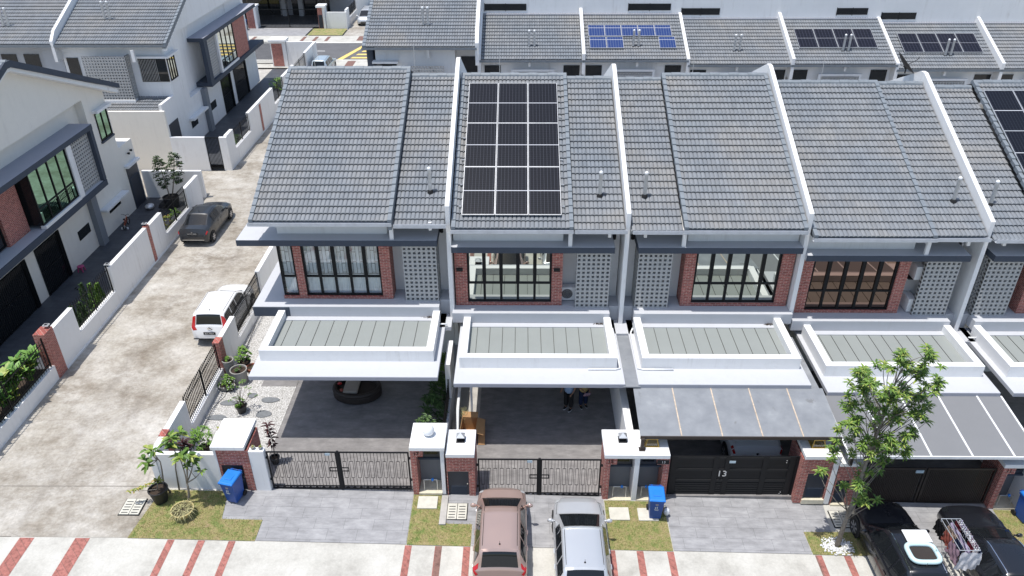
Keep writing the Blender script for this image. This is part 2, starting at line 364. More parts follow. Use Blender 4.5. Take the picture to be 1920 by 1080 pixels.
# driveways and paved patches
def dpoly(name,pts,mat='drive'): return poly(name,pts,.0,mat)
dpoly('driveway_paving',[(-8.62,17.38),(-3.72,17.38),(-3.74,19.75),(-10.2,19.75),(-10.0,18.25),(-8.62,18.25)])
dpoly('driveway_paving',[(-1.6,17.38),(2.9,17.38),(2.9,19.75),(-2.5,19.75),(-2.5,18.28),(-1.6,18.28)])
dpoly('driveway_paving',[(5.0,17.38),(9.52,17.38),(9.5,18.3),(10.45,18.3),(10.6,19.75),(5.02,19.75)])
sheet('driveway_paving',12.0,16.5,17.38,19.75,.0,'drive')
sheet('driveway_paving',18.6,23,17.38,19.75,.0,'drive')
GR=[[(-12.78,17.36),(-8.64,17.36),(-8.64,18.25),(-10.0,18.25),(-10.2,19.5),(-12.5,19.5)],[(-3.70,17.36),(-1.62,17.36),(-1.62,18.28),(-2.45,18.28),(-2.45,18.3),(-2.74,18.3),(-2.74,19.55),(-3.72,19.55)],[(2.92,17.36),(4.98,17.36),(4.98,19.5),(2.92,19.5)],[(9.54,17.36),(11.6,17.36),(11.6,18.35),(9.52,18.3)],[(16.5,17.38),(18.6,17.38),(18.6,19.5),(16.5,19.5)]]
for g in GR: poly('verge_soil',g,.004,'turf')
def inpoly(x,y,P):
    c=False
    for i in range(len(P)):
        x1,y1=P[i]; x2,y2=P[i-1]
        if (y1>y)!=(y2>y) and x<(x2-x1)*(y-y1)/(y2-y1)+x1: c=not c
    return c
b=MB()
for g in GR:
    xs=[p[0] for p in g]; ys=[p[1] for p in g]
    for _ in range(int((max(xs)-min(xs))*(max(ys)-min(ys))*1700)):
        x=random.uniform(min(xs),max(xs)); y=random.uniform(min(ys),max(ys))
        if not inpoly(x+random.gauss(0,.035),y+random.gauss(0,.035),g) or y>19.56: continue
        h=random.uniform(.02,.06); a=random.uniform(0,6.28); w_=.006; z=G(x)+.004
        dx,dy=math.cos(a)*w_,math.sin(a)*w_; lx,ly=random.uniform(-.03,.03),random.uniform(-.03,.03)
        b.add([(x-dx,y-dy,z),(x+dx,y+dy,z),(x+lx,y+ly,z+h)],[(0,1,2)])
b.build('grass','grassb',kind='stuff',label='short patchy grass on the verges in front of the gates')
# red paver strips in the pavement
def strip(x0,x1,y0=15.25,y1=17.345):
    bb=MB(); bb.quad((x0,y0,G(x0)-.014),(x1,y0,G(x1)-.014),(x1,y1,G(x1)-.014),(x0,y1,G(x0)-.014)); bb.build('paver_strip','brick2',kind='structure')
for x in(-16.29,-14.47): strip(x,x+.48)
for x in(-11.46,-10.47,-9.48,-3.75,-2.77,-1.85,2.86,3.78,4.77,9.59,10.53,11.5): strip(x,x+.225)
# ---------------------------------------------------------------- terrace houses, front row
W_=6.706; X0=-9.436; KR=.448; PY=7.82/24
PX=[X0+i*W_ for i in range(-1,7)]       # party wall lines
M['ridge']=simple('ridge_tile',(.185,.21,.235),.6,0,.15,5,.2)
def tile_roof(par,x0,x1,y0,z0,n=24,name='roof',k=KR,py=PY,roll=.165,mat='tile'):
    b=MB(); prof=[(0,-.012),(.12,.018),(.32,.030),(.68,.030),(.88,.018)]
    us=[]; x=x0
    nr=max(1,round((x1-x0)/roll)); rr=(x1-x0)/nr
    for i in range(nr):
        for a,h in prof: us.append((x0+(i+a)*rr,h))
    us.append((x1,-.012)); nu=len(us)
    for j in range(n):
        ya=y0+j*py; yb=ya+py+.02; za=z0+k*(ya-y0)+.066; zb=z0+k*(yb-y0)+.004
        jit=random.uniform(-.004,.004)
        vs=[(x,ya+.055,za-.068) for x,h in us]+[(x,ya+.050,za-.012+h) for x,h in us]+[(x,ya+jit-.004,za-.016+h) for x,h in us]+[(x,ya+jit,za+h) for x,h in us]+[(x,yb,zb+h) for x,h in us]
        fs=[(q*nu+i,q*nu+i+1,(q+1)*nu+i+1,(q+1)*nu+i) for q in range(4) for i in range(nu-1)]
        b.add(vs,fs)
    return b.build(name,mat,par)
def verge(par,xa,xb,y0,z0,n=24,k=KR,py=PY,drop=.2):
    b=MB()
    for j in range(n):
        ya=y0+j*py-.02; yb=ya+py+.03; za=z0+k*(ya-y0)+.135; zb=z0+k*(yb-y0)+.085
        b.prism([(ya,za-drop),(yb,zb-drop),(yb,zb),(ya,za)],'x',xa,xb)
    return b.build('verge_tiles','ridge',par)
def ridgecap(par,x0,x1,y,z,seg=.42):
    b=MB(); n=max(1,round((x1-x0)/seg)); s=(x1-x0)/n
    for i in range(n):
        a=x0+i*s; e=.012 if i%2 else 0
        b.prism([(y-.15,z-.06-e*0),(y-.11,z+.06+e),(y-.03,z+.115+e),(y+.05,z+.115+e),(y+.13,z+.05+e),(y+.16,z-.06)],'x',a+.003,a+s-.003)
    return b.build('ridge_tiles','ridge',par)
def gutter(par,x0,x1,y,z,seg=.62,mat='gutter'):
    b=MB(); b.prism([(y-.09,z-.13),(y+.05,z-.13),(y+.05,z-.02),(y+.035,z-.02),(y+.035,z-.115),(y-.075,z-.115),(y-.075,z+.012),(y-.09,z+.012)],'x',x0,x1)
    n=int((x1-x0)/seg)
    for i in range(n+1):
        x=x0+.12+i*seg
        if x<x1-.03: b.box(x,x+.022,y-.096,y-.0905,z-.133,z+.014)
    return b.build('gutter',mat,par)
def screen(par,ux0,n,y0,y1,z0,rows,cell,fx,mat,ends=True,backs=True):
    """breeze-block screen: square open blocks"""
    b=MB(); t=.043; wd=n*cell; ht=rows*cell; bb=MB()
    for i in range(n+1):
        u=ux0+i*cell
        if i in(0,n): b.box(fx(u-(t if i==n else 0)),fx(u+(0 if i==n else t)),y0,y1,z0,z0+ht)
        else: b.box(fx(u-t),fx(u+t),y0,y1,z0,z0+ht)
    for j in range(rows+1):
        z=z0+j*cell; a,c=(z,z+t) if j==0 else (z-t,z) if j==rows else (z-t,z+t)
        b.box(fx(ux0)+0,fx(ux0+wd),y0-.003,y1+.003,a,c)
    rnd=random.Random(n*rows+int(ux0*10))
    o=b.build('breeze_block_screen',mat,par)
    if backs:
        for i in range(n):
            for j in range(rows):
                if rnd.random()<.25:
                    u=ux0+i*cell+t; bb.box(fx(u+.002),fx(u+cell-2*t-.002),y1-.035,y1-.02,z0+j*cell+t+.002,z0+(j+1)*cell-t-.002)
        bb.build('closed_block',mat,o)
    return o
def screen_side(par,x,yy0,n,z0,rows,cell,th,mat):
    b=MB(); t=.043
    for i in range(n+1):
        y=yy0+i*cell
        a,c=(y,y+t) if i==0 else (y-t,y) if i==n else (y-t,y+t)
        b.box(x,x+th,a,c,z0,z0+rows*cell)
    for j in range(rows+1):
        z=z0+j*cell; a,c=(z,z+t) if j==0 else (z-t,z) if j==rows else (z-t,z+t)
        b.box(x-.003,x+th+.003,yy0,yy0+n*cell,a,c)
    return b.build('breeze_block_screen',mat,par)
def window(par,fx,u0,u1,y,z0,z1,zt,cols,glass,fr='black',mw=.095,name='window'):
    """frame with mullions and a transom, panes as one child"""
    b=MB(); d=.05; U=sorted((fx(u0),fx(u1)))
    b.box(U[0],U[0]+.06,y-d,y+.03,z0,z1); b.box(U[1]-.06,U[1],y-d,y+.03,z0,z1)
    b.box(U[0]+.06,U[1]-.06,y-d-.002,y+.03,z0,z0+.06); b.box(U[0]+.06,U[1]-.06,y-d-.002,y+.03,z1-.06,z1)
    s=(U[1]-U[0])/cols
    for i in range(1,cols): b.box(U[0]+i*s-mw/2,U[0]+i*s+mw/2,y-d,y+.03,z0+.06,z1-.06)
    if zt:
        b.box(U[0]+.06,U[1]-.06,y-d+.006,y+.028,zt-.035,zt+.035)
        for i in range(cols):  # opening sash rims above the transom
            a=U[0]+i*s+mw/2; c=U[0]+(i+1)*s-mw/2; a=max(a,U[0]+.06); c=min(c,U[1]-.06)
            b.box(a,a+.022,y-d-.008,y+.01,zt+.035,z1-.06); b.box(c-.022,c,y-d-.008,y+.01,zt+.035,z1-.06)
    o=b.build(name,fr,par)
    MB().quad((U[0]+.03,y,z0+.03),(U[1]-.03,y,z0+.03),(U[1]-.03,y,z1-.03),(U[0]+.03,y,z1-.03)).build('glass',glass,o)
    return o
def party(i,f,y_front=26.0,y_back=41.6,label=None):
    x=PX[i+1]; b=MB(); h=.085
    b.prism([(y_front,3.1+f),(y_front,7.98+f),(33.62,11.36+f),(33.9,11.36+f),(y_back,7.9+f),(y_back,0),(27.3,0),(27.3,3.1+f)],'x',x-h,x+h)
    return b
def house(i,mir,f,name_label,glass,no,lowdrop,curtain=False,left_end=False,ltag=None):
    x0=PX[i+1]; fx=(lambda u:x0+W_-u) if mir else (lambda u:x0+u)
    H=thing('terrace_house',name_label,'house',(x0+W_/2,27,f),0,'terraced houses of the front row')
    # storeys
    b=MB(); xl,xr=x0+.115,x0+W_-.115
    if left_end: xl=x0
    b.box(xl,xr,27.1,41.5,f+3.75,f+7.3); b.box(xl,xr,27.5,41.5,f-.1,f+3.75)
    b.build('wall','white',H)
    # brick bay round the window
    ub=-.02 if left_end else .14
    w0,w1,zb,zt=.62,3.93,3.88,6.37
    b=MB()
    if left_end: w0,w1=.92,3.95
    b.box(fx(w1),fx(4.35),26.35,26.75,f+3.753,f+zt); b.box(fx(4.25),fx(4.35),26.75,27.1,f+3.753,f+zt)
    b.box(fx(ub),fx(w1),26.35,26.6,f+3.753,f+zb)
    if left_end: b.box(fx(.62),fx(w0),26.35,26.6,f+zb,f+zt); b.box(fx(ub),fx(ub+.12),26.6,28.6,f+3.753,f+zb)
    else: b.box(fx(ub),fx(w0),26.35,26.6,f+zb,f+zt)
    b.build('brick_bay','brick',H)
    wn=window(H,fx,w0+.005,w1-.005,26.46,f+zb+.003,f+zt-.003,f+4.74,5,glass)
    b=MB(); b.box(fx(ub+.05),fx(4.2),27.06,27.09,f+3.76,f+6.3); b.build('room_back','grey_wall',H)
    # ledge
    b=MB(); ue=-1.12 if left_end else .02
    b.box(fx(ue),fx(6.22),25.75,26.345,f+3.3,f+3.75); b.box(fx(4.36),fx(6.22),26.345,27.097,f+3.3,f+3.75)
    if left_end: b.box(fx(ue),fx(ub-.003),26.345,31.5,f+3.3,f+3.75); b.box(fx(ub-.003),fx(4.36),26.345,27.097,f+3.3,f+3.748)
    else: b.box(fx(ue),fx(4.36),26.345,27.097,f+3.3,f+3.748)
    b.build('ledge','slab',H,bevel=.008)
    if left_end: MB().box(fx(ue)-.004,fx(.32),25.744,25.7495,f+3.3,f+3.72).build('ledge_fascia','slate',H)
    b=MB(); b.box(fx(6.225),x0+W_-.002 if not mir else x0+.002,26.3,27.097,f+3.1,f+3.75); b.box(fx(6.225),fx(6.706),25.3,26.295,f+2.95,f+3.11); b.build('side_ledge','slab',H)
    # head canopy over the bay
    b=MB(); uc=-1.3 if left_end else .09
    b.box(fx(uc),fx(6.26),25.875,27.097,f+6.375,f+6.62)
    if left_end: b.box(fx(uc),x0-.003,27.097,31.5,f+6.375,f+6.62)
    b.build('canopy','slabgrey' if 0 else 'slab',H,bevel=.006)
    b=MB(); b.box(fx(uc)-.003,fx(6.26)+.003,25.866,25.8745,f+6.372,f+6.617)
    e=fx(6.26); s=1 if not mir else -1
    b.box(e,e+s*.006,25.8745,27.09,f+6.372,f+6.617)
    if left_end: b.box(fx(uc)-.006,fx(uc),25.8745,31.5,f+6.372,f+6.617)
    b.build('canopy_fascia','slate',H)
    # upper wall band, bracket posts, outlets
    b=MB(); b.box(fx(.13),fx(4.33),26.42,27.097,f+6.623,f+7.34); b.build('upper_wall','grey_wall' if 0 else 'white',H)
    b=MB(); b.box(fx(4.5),fx(4.65),25.93,26.05,f+6.623,f+7.32); b.prism([(26.05,f+7.0),(26.05,f+7.3),(27.09,f+7.3),(27.09,f+7.15)],'x',fx(4.51),fx(4.64)); b.build('downpipe_box','white',H,bevel=.01)
    b=MB(); b.box(fx(5.98),fx(6.1),25.95,26.07,f+7.0,f+7.33); b.prism([(26.07,f+7.15),(26.07,f+7.3),(27.09,f+7.3),(27.09,f+7.2)],'x',fx(5.99),fx(6.09)); b.build('downpipe_box','white',H,bevel=.01)
    if i in(1,2,3):
        b=MB(); b.tube([(fx(4.7),26.3,f+7.12),(fx(5.5),26.3,f+7.12)],.035,8); b.build('overflow_pipe','pvc',H)
    b=MB(); b.tube([(fx(6.35),26.97,f+6.6),(fx(6.35),26.97,f+6.42)],.07,10); b.build('wall_light','blackm',H)
    # roofs
    um0,um1=(-.62 if left_end else .14),4.66
    a,c=sorted((fx(um0),fx(um1))); tile_roof(H,a+.12,c-.12,25.72,f+7.44,24,'roof')
    verge(H,a,a+.15,25.72,f+7.44,drop=.16); verge(H,c-.15,c,25.72,f+7.44,drop=.16+lowdrop)
    a2,c2=sorted((fx(um1+.02),fx(6.58))); tile_roof(H,a2,c2,25.80,f+7.44-lowdrop,24,'lower_roof',py=(7.82-.08)/24)
    if mir: xs=(a2-.0,a2+.14)
    else: xs=(c2-.14,c2)
    ridgecap(H,a,c,33.55,f+7.44+KR*7.82); ridgecap(H,a2,c2,33.53,f+7.44-lowdrop+KR*7.74)
    b=MB(); zr=f+7.44+KR*7.82
    b.add([(a+.02,33.55,zr-.02),(c-.02,33.55,zr-.02),(c-.02,42,zr-.02-KR*8.45),(a+.02,42,zr-.02-KR*8.45)],[(0,1,2,3)])
    b.add([(a2,33.53,zr-.06-lowdrop),(c2,33.53,zr-.06-lowdrop),(c2,42,zr-.06-lowdrop-KR*8.45),(a2,42,zr-.06-lowdrop-KR*8.45)],[(0,1,2,3)])
    b.build('rear_roof','tile',H)
    gutter(H,a-.03,c+.0,25.70,f+7.45); gutter(H,a2+.03,c2+.08,25.78,f+7.45-max(.02,lowdrop*.4))
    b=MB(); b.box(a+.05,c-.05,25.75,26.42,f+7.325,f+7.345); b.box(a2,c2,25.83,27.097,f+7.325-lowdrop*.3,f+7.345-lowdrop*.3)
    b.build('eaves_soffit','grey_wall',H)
    # breeze-block screen with its return
    cs=.189
    screen(H,4.87,7,26.20,26.35,f+3.752,14,cs*.99,fx,'block')
    xx=fx(6.19); screen_side(H,xx-.103 if not mir else xx+.003,26.356,4,f+3.752,14,cs*.985,.1,'block')
    # porch roof: flat slab, parapet box, metal deck
    us=-.31 if left_end else .32
    b=MB(); b.box(fx(us),fx(6.47),22.1,26.29,f+2.945,f+3.11); b.build('porch_slab','slab',H,bevel=.012)
    MB().box(fx(us)+.002,fx(6.47)-.002,22.092,22.0995,f+2.947,f+3.09).build('slab_edge','slabgrey',H)
    ul=-.13 if left_end else .48; t=.27
    b=MB(); z0,z1=f+3.112,f+3.585
    b.box(fx(ul),fx(6.25),23.03,23.29,z0,z1); b.box(fx(ul),fx(ul+t),23.29,25.745,z0,z1); b.box(fx(6.25-t),fx(6.25),23.29,25.745,z0,z1)
    b.build('porch_parapet','white',H)
    b=MB(); b.box(fx(ul+t),fx(6.25-t),25.47,25.745,z0,f+3.30); b.box(fx(ul+t),fx(6.25-t),25.9,26.0,f+3.0,f+3.3); b.build('deck_upstand','slab',H)
    MB().box(fx(ul+t),fx(6.25-t),23.292,25.468,f+3.2,f+3.27).build('metal_deck','metal_deck',H)
    b=MB(); L=6.25-2*t-ul+0; n=11; 
    for q in range(1,n):
        u=ul+t+ (q-.45)*L/(n-.4)
        b.box(fx(u),fx(u+.014),23.32,25.465,f+3.271,f+3.285)
    b.build('deck_seams','seam',H)
    return H,fx
M['block']=plaster('breeze_block',(.43,.43,.425),(.3,.3,.28),.5)
HS={}
HS[17],F17=house(0,False,.28,'end terrace house with curtained corner window and no solar panels on its roof','glass',17,.26,True,True)
HS[15],F15=house(1,False,0,'terrace house under the block of nine dark solar panels, open gated porch','mirror',15,.10)
HS[13],F13=house(2,True,0,'terrace house behind the solid black gate, worn metal awning over its porch','mirror',13,.14)
HS[11],F11=house(3,False,-.316,'terrace house with bronze tinted bay windows behind the street tree','mirror_brown',11,.015)
HS[9],F9=house(4,True,-.316,'terrace house at the right edge of the photo with solar panels at its roof corner','mirror',9,.18)
house(5,False,-.62,'terrace house just past the right edge of the photo','mirror',7,.1)
PW=[('white party wall standing above the roofs between the end house and the first solar panel house',.28),('white party wall standing above the roofs left of the black gate house',0),('white party wall standing above the roofs between the black gate house and the bronze window house',0),('white party wall standing above the roofs right of the bronze window house',-.316),('white party wall of the right edge house, outside the photo',-.316)]
for i,(l,f) in enumerate(PW):
    o=party(i+1,f).build('party_wall','white',label=l,cat='wall',group='party walls between the front row roofs',bevel=.01)
MB().prism([(26.9,0),(26.9,7.6),(33.6,10.75),(41.6,7.2),(41.6,0)],'x',PX[1]-.1,PX[1]+.0).build('gable_wall','white',HS[17])
# end house: glazed corner beside the bay
H=HS[17]; f=.28
o=window(H,F17,-.01,.615,26.46,f+3.883,f+6.367,f+4.74,1,'glass')
b=MB(); x=X0
for y in(26.62,27.55,28.5): b.box(x-.0,x+.05,y,y+.06,f+3.88,f+6.37)
b.box(x,x+.05,26.68,28.5,f+4.71,f+4.77); o=b.build('window','black',H)
MB().quad((x+.02,26.6,f+3.88),(x+.02,28.55,f+3.88),(x+.02,28.55,f+6.36),(x+.02,26.6,f+6.36)).build('glass','glass',o)
# curtains and window grille
b=MB(); n=260; vs=[]
for k in range(n+1):
    u=.02+k*(4.1)/n; y=26.64+.03*math.sin(k*1.9)+.012*math.sin(k*.77)
    vs+= [(F17(u),y,f+3.8),(F17(u),y,f+6.35)]
b.add(vs,[(2*k,2*k+2,2*k+3,2*k+1) for k in range(n)])
b.build('curtain',simple('white_curtain',(.85,.87,.88),.9,0,.05),H)
b=MB(); 
for k in range(28):
    u=.08+k*.145; zlo,zhi=(f+4.80,f+6.3)
    b.box(F17(u),F17(u)+.012,26.56,26.572,zlo,zhi)
    if k%3!=2:
        for z in (f+4.85,f+5.25,f+5.32,f+5.75,f+5.82): b.box(F17(u),F17(u+.145),26.56,26.572,z,z+.012) if (k+int(z*10))%2 else None
b.box(F17(.05),F17(4.1),26.558,26.574,f+4.79,f+4.803); b.build('window_grille','black',H)
# little things on the walls
for u,lab in((.33,'bay of the first solar house'),(4.12,'')):
    MB().box(F15(u)-.12,F15(u)+.12,26.25,26.35,5.35,5.46).build('wall_light','blackm',HS[15])
for no_,u_ in((17,5.9),(15,5.85),(13,.9)):
    F_={17:F17,15:F15,13:F13}[no_]; ff=HS[no_].location.z; b=MB(); rl=random.Random(no_)
    for k in range(60):
        uu=u_+rl.gauss(0,.12); y=25.68+rl.gauss(0,.03); s=rl.uniform(.012,.035); z=ff+3.302+rl.uniform(0,.02)
        b.add([(F_(uu)-s,y,z),(F_(uu),y-s*.6,z+.006),(F_(uu)+s,y,z),(F_(uu),y+s*.6,z+.012)],[(0,1,2,3)])
    b.build('leaf_litter','soil',kind='stuff',label='dry leaf litter caught in the corner of a porch roof')
# rain pipes on the porch roofs
def pipe(H,pts,name='rain_pipe'): MB().tube(pts,.033,8).build(name,'pvc',H,smooth=True)
pipe(HS[15],[(F15(6.3),25.35,3.34),(F15(6.36),25.3,3.16),(F15(6.36),22.98,3.15),(F15(6.2),22.93,3.15),(F15(5.2),22.93,3.15)])
pipe(HS[13],[(F13(6.3),25.35,3.34),(F13(6.38),25.3,3.16),(F13(6.38),22.98,3.15),(F13(6.2),22.93,3.15),(F13(5.1),22.93,3.15)])
pipe(HS[17],[(F17(6.25),25.35,3.5),(F17(6.55),25.35,3.5)]); pipe(HS[9],[(F9(6.25),25.35,2.95),(F9(6.55),25.35,2.95)])
# ---------------------------------------------------------------- gate line: piers, gates, walls
YF=19.57
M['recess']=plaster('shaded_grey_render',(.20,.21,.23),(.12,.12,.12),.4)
M['brass']=simple('brass',(.42,.28,.06),.45,.6)
M['sandy']=simple('pale_cement_step',(.62,.57,.44),.9,0,.12,6,.3)
def louvre_door(par,x0,x1,z0,z1,y,knob=True):
    b=MB(); b.box(x0,x1,y,y+.03,z0,z1); n=9
    zb=z0+.05; zt=z0+(z1-z0)*.42
    for i in range(n):
        z=zb+(zt-zb)*i/n; b.prism([(y-.018,z),(y-.001,z+.028),(y-.001,z)],'x',x0+.08,x1-.08)
    o=b.build('meter_door','dkdoor',par)
    if knob: MB().lathe((x1-.05,y-.03,z0+(z1-z0)*.5),[(.02,0),(.025,.015),(.02,.03)],10,'y').build('handle','chrome',o)
    return o
def bin_pier(name_l,x0,x1,f,zc,dx0,dx1,dz0,dz1,fin=None,capd=1.2,capx=None):
    P=thing('gate_pier',name_l,'gate pier',((x0+x1)/2,20,f),0,'brick piers along the gate line')
    b=MB(); b.box(x0,dx0,YF,20.75,f-.05,zc-.04); b.box(dx1,x1,YF,20.75,f-.05,zc-.04); b.box(dx0,dx1,YF,20.75,dz1,zc-.04); b.box(dx0,dx1,YF+.14,20.75,f-.05,dz1)
    b.build('brick_pier','brick',P)
    louvre_door(P,dx0+.003,dx1-.003,dz0,dz1-.003,YF+.05)
    MB().box(dx0-.02,dx1+.02,YF-.06,YF+.13,f-.05,dz0-.004).build('step','sandy',P)
    cx0,cx1=capx or (x0-.02,x1+.03)
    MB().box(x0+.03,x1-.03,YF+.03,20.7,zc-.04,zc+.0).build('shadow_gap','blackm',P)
    MB().box(cx0,cx1,YF-.06,YF+capd,zc,zc+.15).build('cap','white',P,bevel=.012)
    if fin: MB().box(fin[0],fin[1],YF-.02,20.7,f-.08,zc-.002).build('fin_wall','white',P,bevel=.01)
    return P
def number(par,s,x,z,size,mat='blackm',y=YF-.012):
    return text(s,size,(x,y,z),(R(90),0,0),mat,'house_number',par,.004)
def watermeter(par,x0,x1,f,side=1):
    b=MB(); z=f+.52; y=YF+.12; b.tube([(x0,y,f+.05),(x0,y,z),(x0+.02,y,z)],.016,8); b.tube([(x1,y,f+.05),(x1,y,z),(x1-.02,y,z)],.016,8); b.tube([(x0,y,z),(x1,y,z)],.014,8)
    o=b.build('water_pipe','alu',par)
    xm=x0+(x1-x0)*(.66 if side>0 else .34); MB().lathe((xm,y,z-.03),[(.045,0),(.05,.03),(.045,.07),(.03,.09)],12).build('water_meter','bluel',o)
def meter_half(P,xc,xf,f,zc,s,no,plate='brick',lab=''):
    """brick column at xc side, fin at xf; s=+1 column on the left"""
    a,c=(xc,xc+.2) if s>0 else (xc-.2,xc)
    b=MB(); b.box(a,c,YF,20.6,f-.06,zc-.03); e=(c,c+.22) if s>0 else (a-.22,a)
    b.box(e[0],e[1],YF,YF+.25,zc-.31,zc-.03); b.build('brick_column','brick',P)
    px0,px1=(c,xf) if s>0 else (xf,a)
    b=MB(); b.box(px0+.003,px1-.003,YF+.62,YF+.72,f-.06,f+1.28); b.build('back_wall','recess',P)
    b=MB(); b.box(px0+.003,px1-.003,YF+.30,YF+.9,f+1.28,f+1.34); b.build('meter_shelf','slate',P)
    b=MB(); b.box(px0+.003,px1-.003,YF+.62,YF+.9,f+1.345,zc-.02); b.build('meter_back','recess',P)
    w=px1-px0
    b=MB(); m0=px0+w*(.22 if s>0 else .1); m1=px0+w*(.95 if s>0 else .78); b.box(m0,m1,YF+.34,YF+.6,f+1.36,zc-.1); o=b.build('meter_box','dkdoor',P)
    MB().box(m0+.05,m1-.08,YF+.333,YF+.3395,f+1.5,zc-.17).build('meter_window','dkglass',o)
    b=MB(); b.box(px0+.003,px1-.003,YF-.04,YF+.61,f-.06,f+.035); b.build('step','sandy',P)
    watermeter(P,px0+w*.22,px0+w*.78,f+.0,s)
    number(P,no,(a+.2 if s>0 else c-.21),zc-.17,.21,y=YF-.014)
# pier at the far left corner of the end house
P=bin_pier('brick corner pier with broad white cap behind the blue bin by the frangipani',-10.31,-9.23,.22,2.24,-10.24,-9.5,.34,1.53,capd=1.42,capx=(-10.45,-9.3))
MB().box(-10.4,-10.315,YF-.01,20.6,.17,2.235).build('side_frame','white',P)
MB().box(-9.222,-8.7,YF+.01,YF+.24,.15,2.13).build('gate_post','white',P,bevel=.01)
# end house meter pier
P=thing('gate_pier','white capped meter pier with number 17 and a white globe lamp on top','gate pier',(-3.1,20,.28),0,'brick piers along the gate line')
meter_half(P,-3.73,-2.72,.26,2.26,1,'17'); MB().box(-2.72,-2.59,YF-.01,20.7,.2,2.255).build('fin_wall','white',P,bevel=.01)
MB().box(-3.74,-2.555,YF-.06,20.78,2.26,2.41).build('cap','white',P,bevel=.012)
o=MB().ball((0,0,.2),.205,24).build('globe_lamp','pvc',loc=(-3.14,20.17,2.412),local=True,smooth=True,label='round white globe lamp on the pier numbered 17',cat='lamp')
MB().lathe((0,0,0),[(.09,0),(.09,.02),(.06,.04)],16).build('lamp_base','blackm',o,local=True)
P=bin_pier('brick pier with louvred door between the number 17 pier and the rose car',-2.53,-1.56,0,1.97,-2.5,-1.78,.1,1.29,capx=(-2.53,-1.555))
P=thing('gate_pier','shared meter pier under white cap with number 15 left and 13 right','gate pier',(4,20,0),0,'brick piers along the gate line')
meter_half(P,2.85,3.86,-.02,1.965,1,'15'); meter_half(P,5.05,4.04,-.02,1.965,-1,'')
MB().box(3.865,4.035,YF-.03,20.7,-.08,1.96).build('fin_wall','white',P,bevel=.01)
MB().box(2.83,5.03,YF-.06,20.8,1.965,2.13).build('cap','white',P,bevel=.012)
s_=MB().box(4.62,5.02,YF-.02,YF-.002,1.70,1.87).build('number_plate','blackm',P); number(P,'13',4.83,1.785,.14,'alu',YF-.024)
P=bin_pier('brick pier with louvred door right of the solid black gate, behind the tree leaves',9.52,10.57,-.05,1.97,9.8,10.52,.1,1.28,fin=(10.575,10.755),capx=(9.55,10.77))
P=bin_pier('low brick pier with dark door just behind the street tree, lowest cap',10.79,11.58,-.25,1.66,10.84,11.3,-.12,.98,capx=(10.775,11.6))
P=thing('gate_pier','shared meter pier at the right edge with number 11 on its brick column','gate pier',(17.3,20,-.3),0,'brick piers along the gate line')
meter_half(P,16.33,17.33,-.33,1.63,1,'11'); meter_half(P,18.5,17.5,-.33,1.63,-1,'')
MB().box(17.335,17.495,YF-.03,20.7,-.4,1.625).build('fin_wall','white',P,bevel=.01)
MB().box(16.28,18.5,YF-.06,20.8,1.63,1.79).build('cap','white',P,bevel=.012)
# pier lamps
def pier_lamp(x,y,z,lab):
    o=thing('pier_lamp',lab,'lamp',(x,y,z),0,'pyramid lamps on the gate piers')
    MB().box(-.15,.15,-.17,.17,.0,.02).build('base','blackm',o,local=True)
    b=MB(); b.box(-.085,.085,-.085,.085,.021,.13); b.build('lamp_body','black',o,local=True)
    b=MB()
    for k in range(3): b.box(-.08,.08,-.08,.08,.135+k*.02,.148+k*.02)
    b.box(-.07,.07,-.07,.07,.131,.19); b.build('lamp_shade','alu',o,local=True)
    b=MB(); b.add([(-.15,-.15,.19),(.15,-.15,.19),(.15,.15,.19),(-.15,.15,.19),(0,0,.33)],[(0,1,4),(1,2,4),(2,3,4),(3,0,4),(0,3,2,1)]); b.build('lamp_roof','alu',o,local=True)
pier_lamp(-2.06,20.25,2.121,'pyramid roofed pier lamp on the cap left of the rose car gate')
pier_lamp(3.5,20.28,2.131,'pyramid roofed pier lamp on the shared cap beside the awning')
def lantern(x,y,z,lab):
    o=thing('pier_lantern',lab,'lamp',(x,y,z),0,'brass lanterns on the gate piers')
    b=MB(); b.box(-.25,.25,-.25,.25,0,.03)
    for sx in(-1,1):
        for sy in(-1,1): b.tube([(sx*.23,sy*.23,.03),(sx*.16,sy*.16,.3)],.018,6)
    b.box(-.2,.2,-.2,.2,.3,.33); b.build('frame','brass',o,local=True)
    MB().add([(sx*a,sy*a,z) for a,z in((.21,.032),(.145,.3)) for sx,sy in((-1,-1),(1,-1),(1,1),(-1,1))],[(0,1,5,4),(1,2,6,5),(2,3,7,6),(3,0,4,7)]).build('glass','glass',o,local=True)
lantern(4.46,20.15,2.132,'brass and glass lantern on the shared cap under the awning corner')
lantern(10.1,20.15,2.122,'brass and glass lantern on the cap left of the street tree')
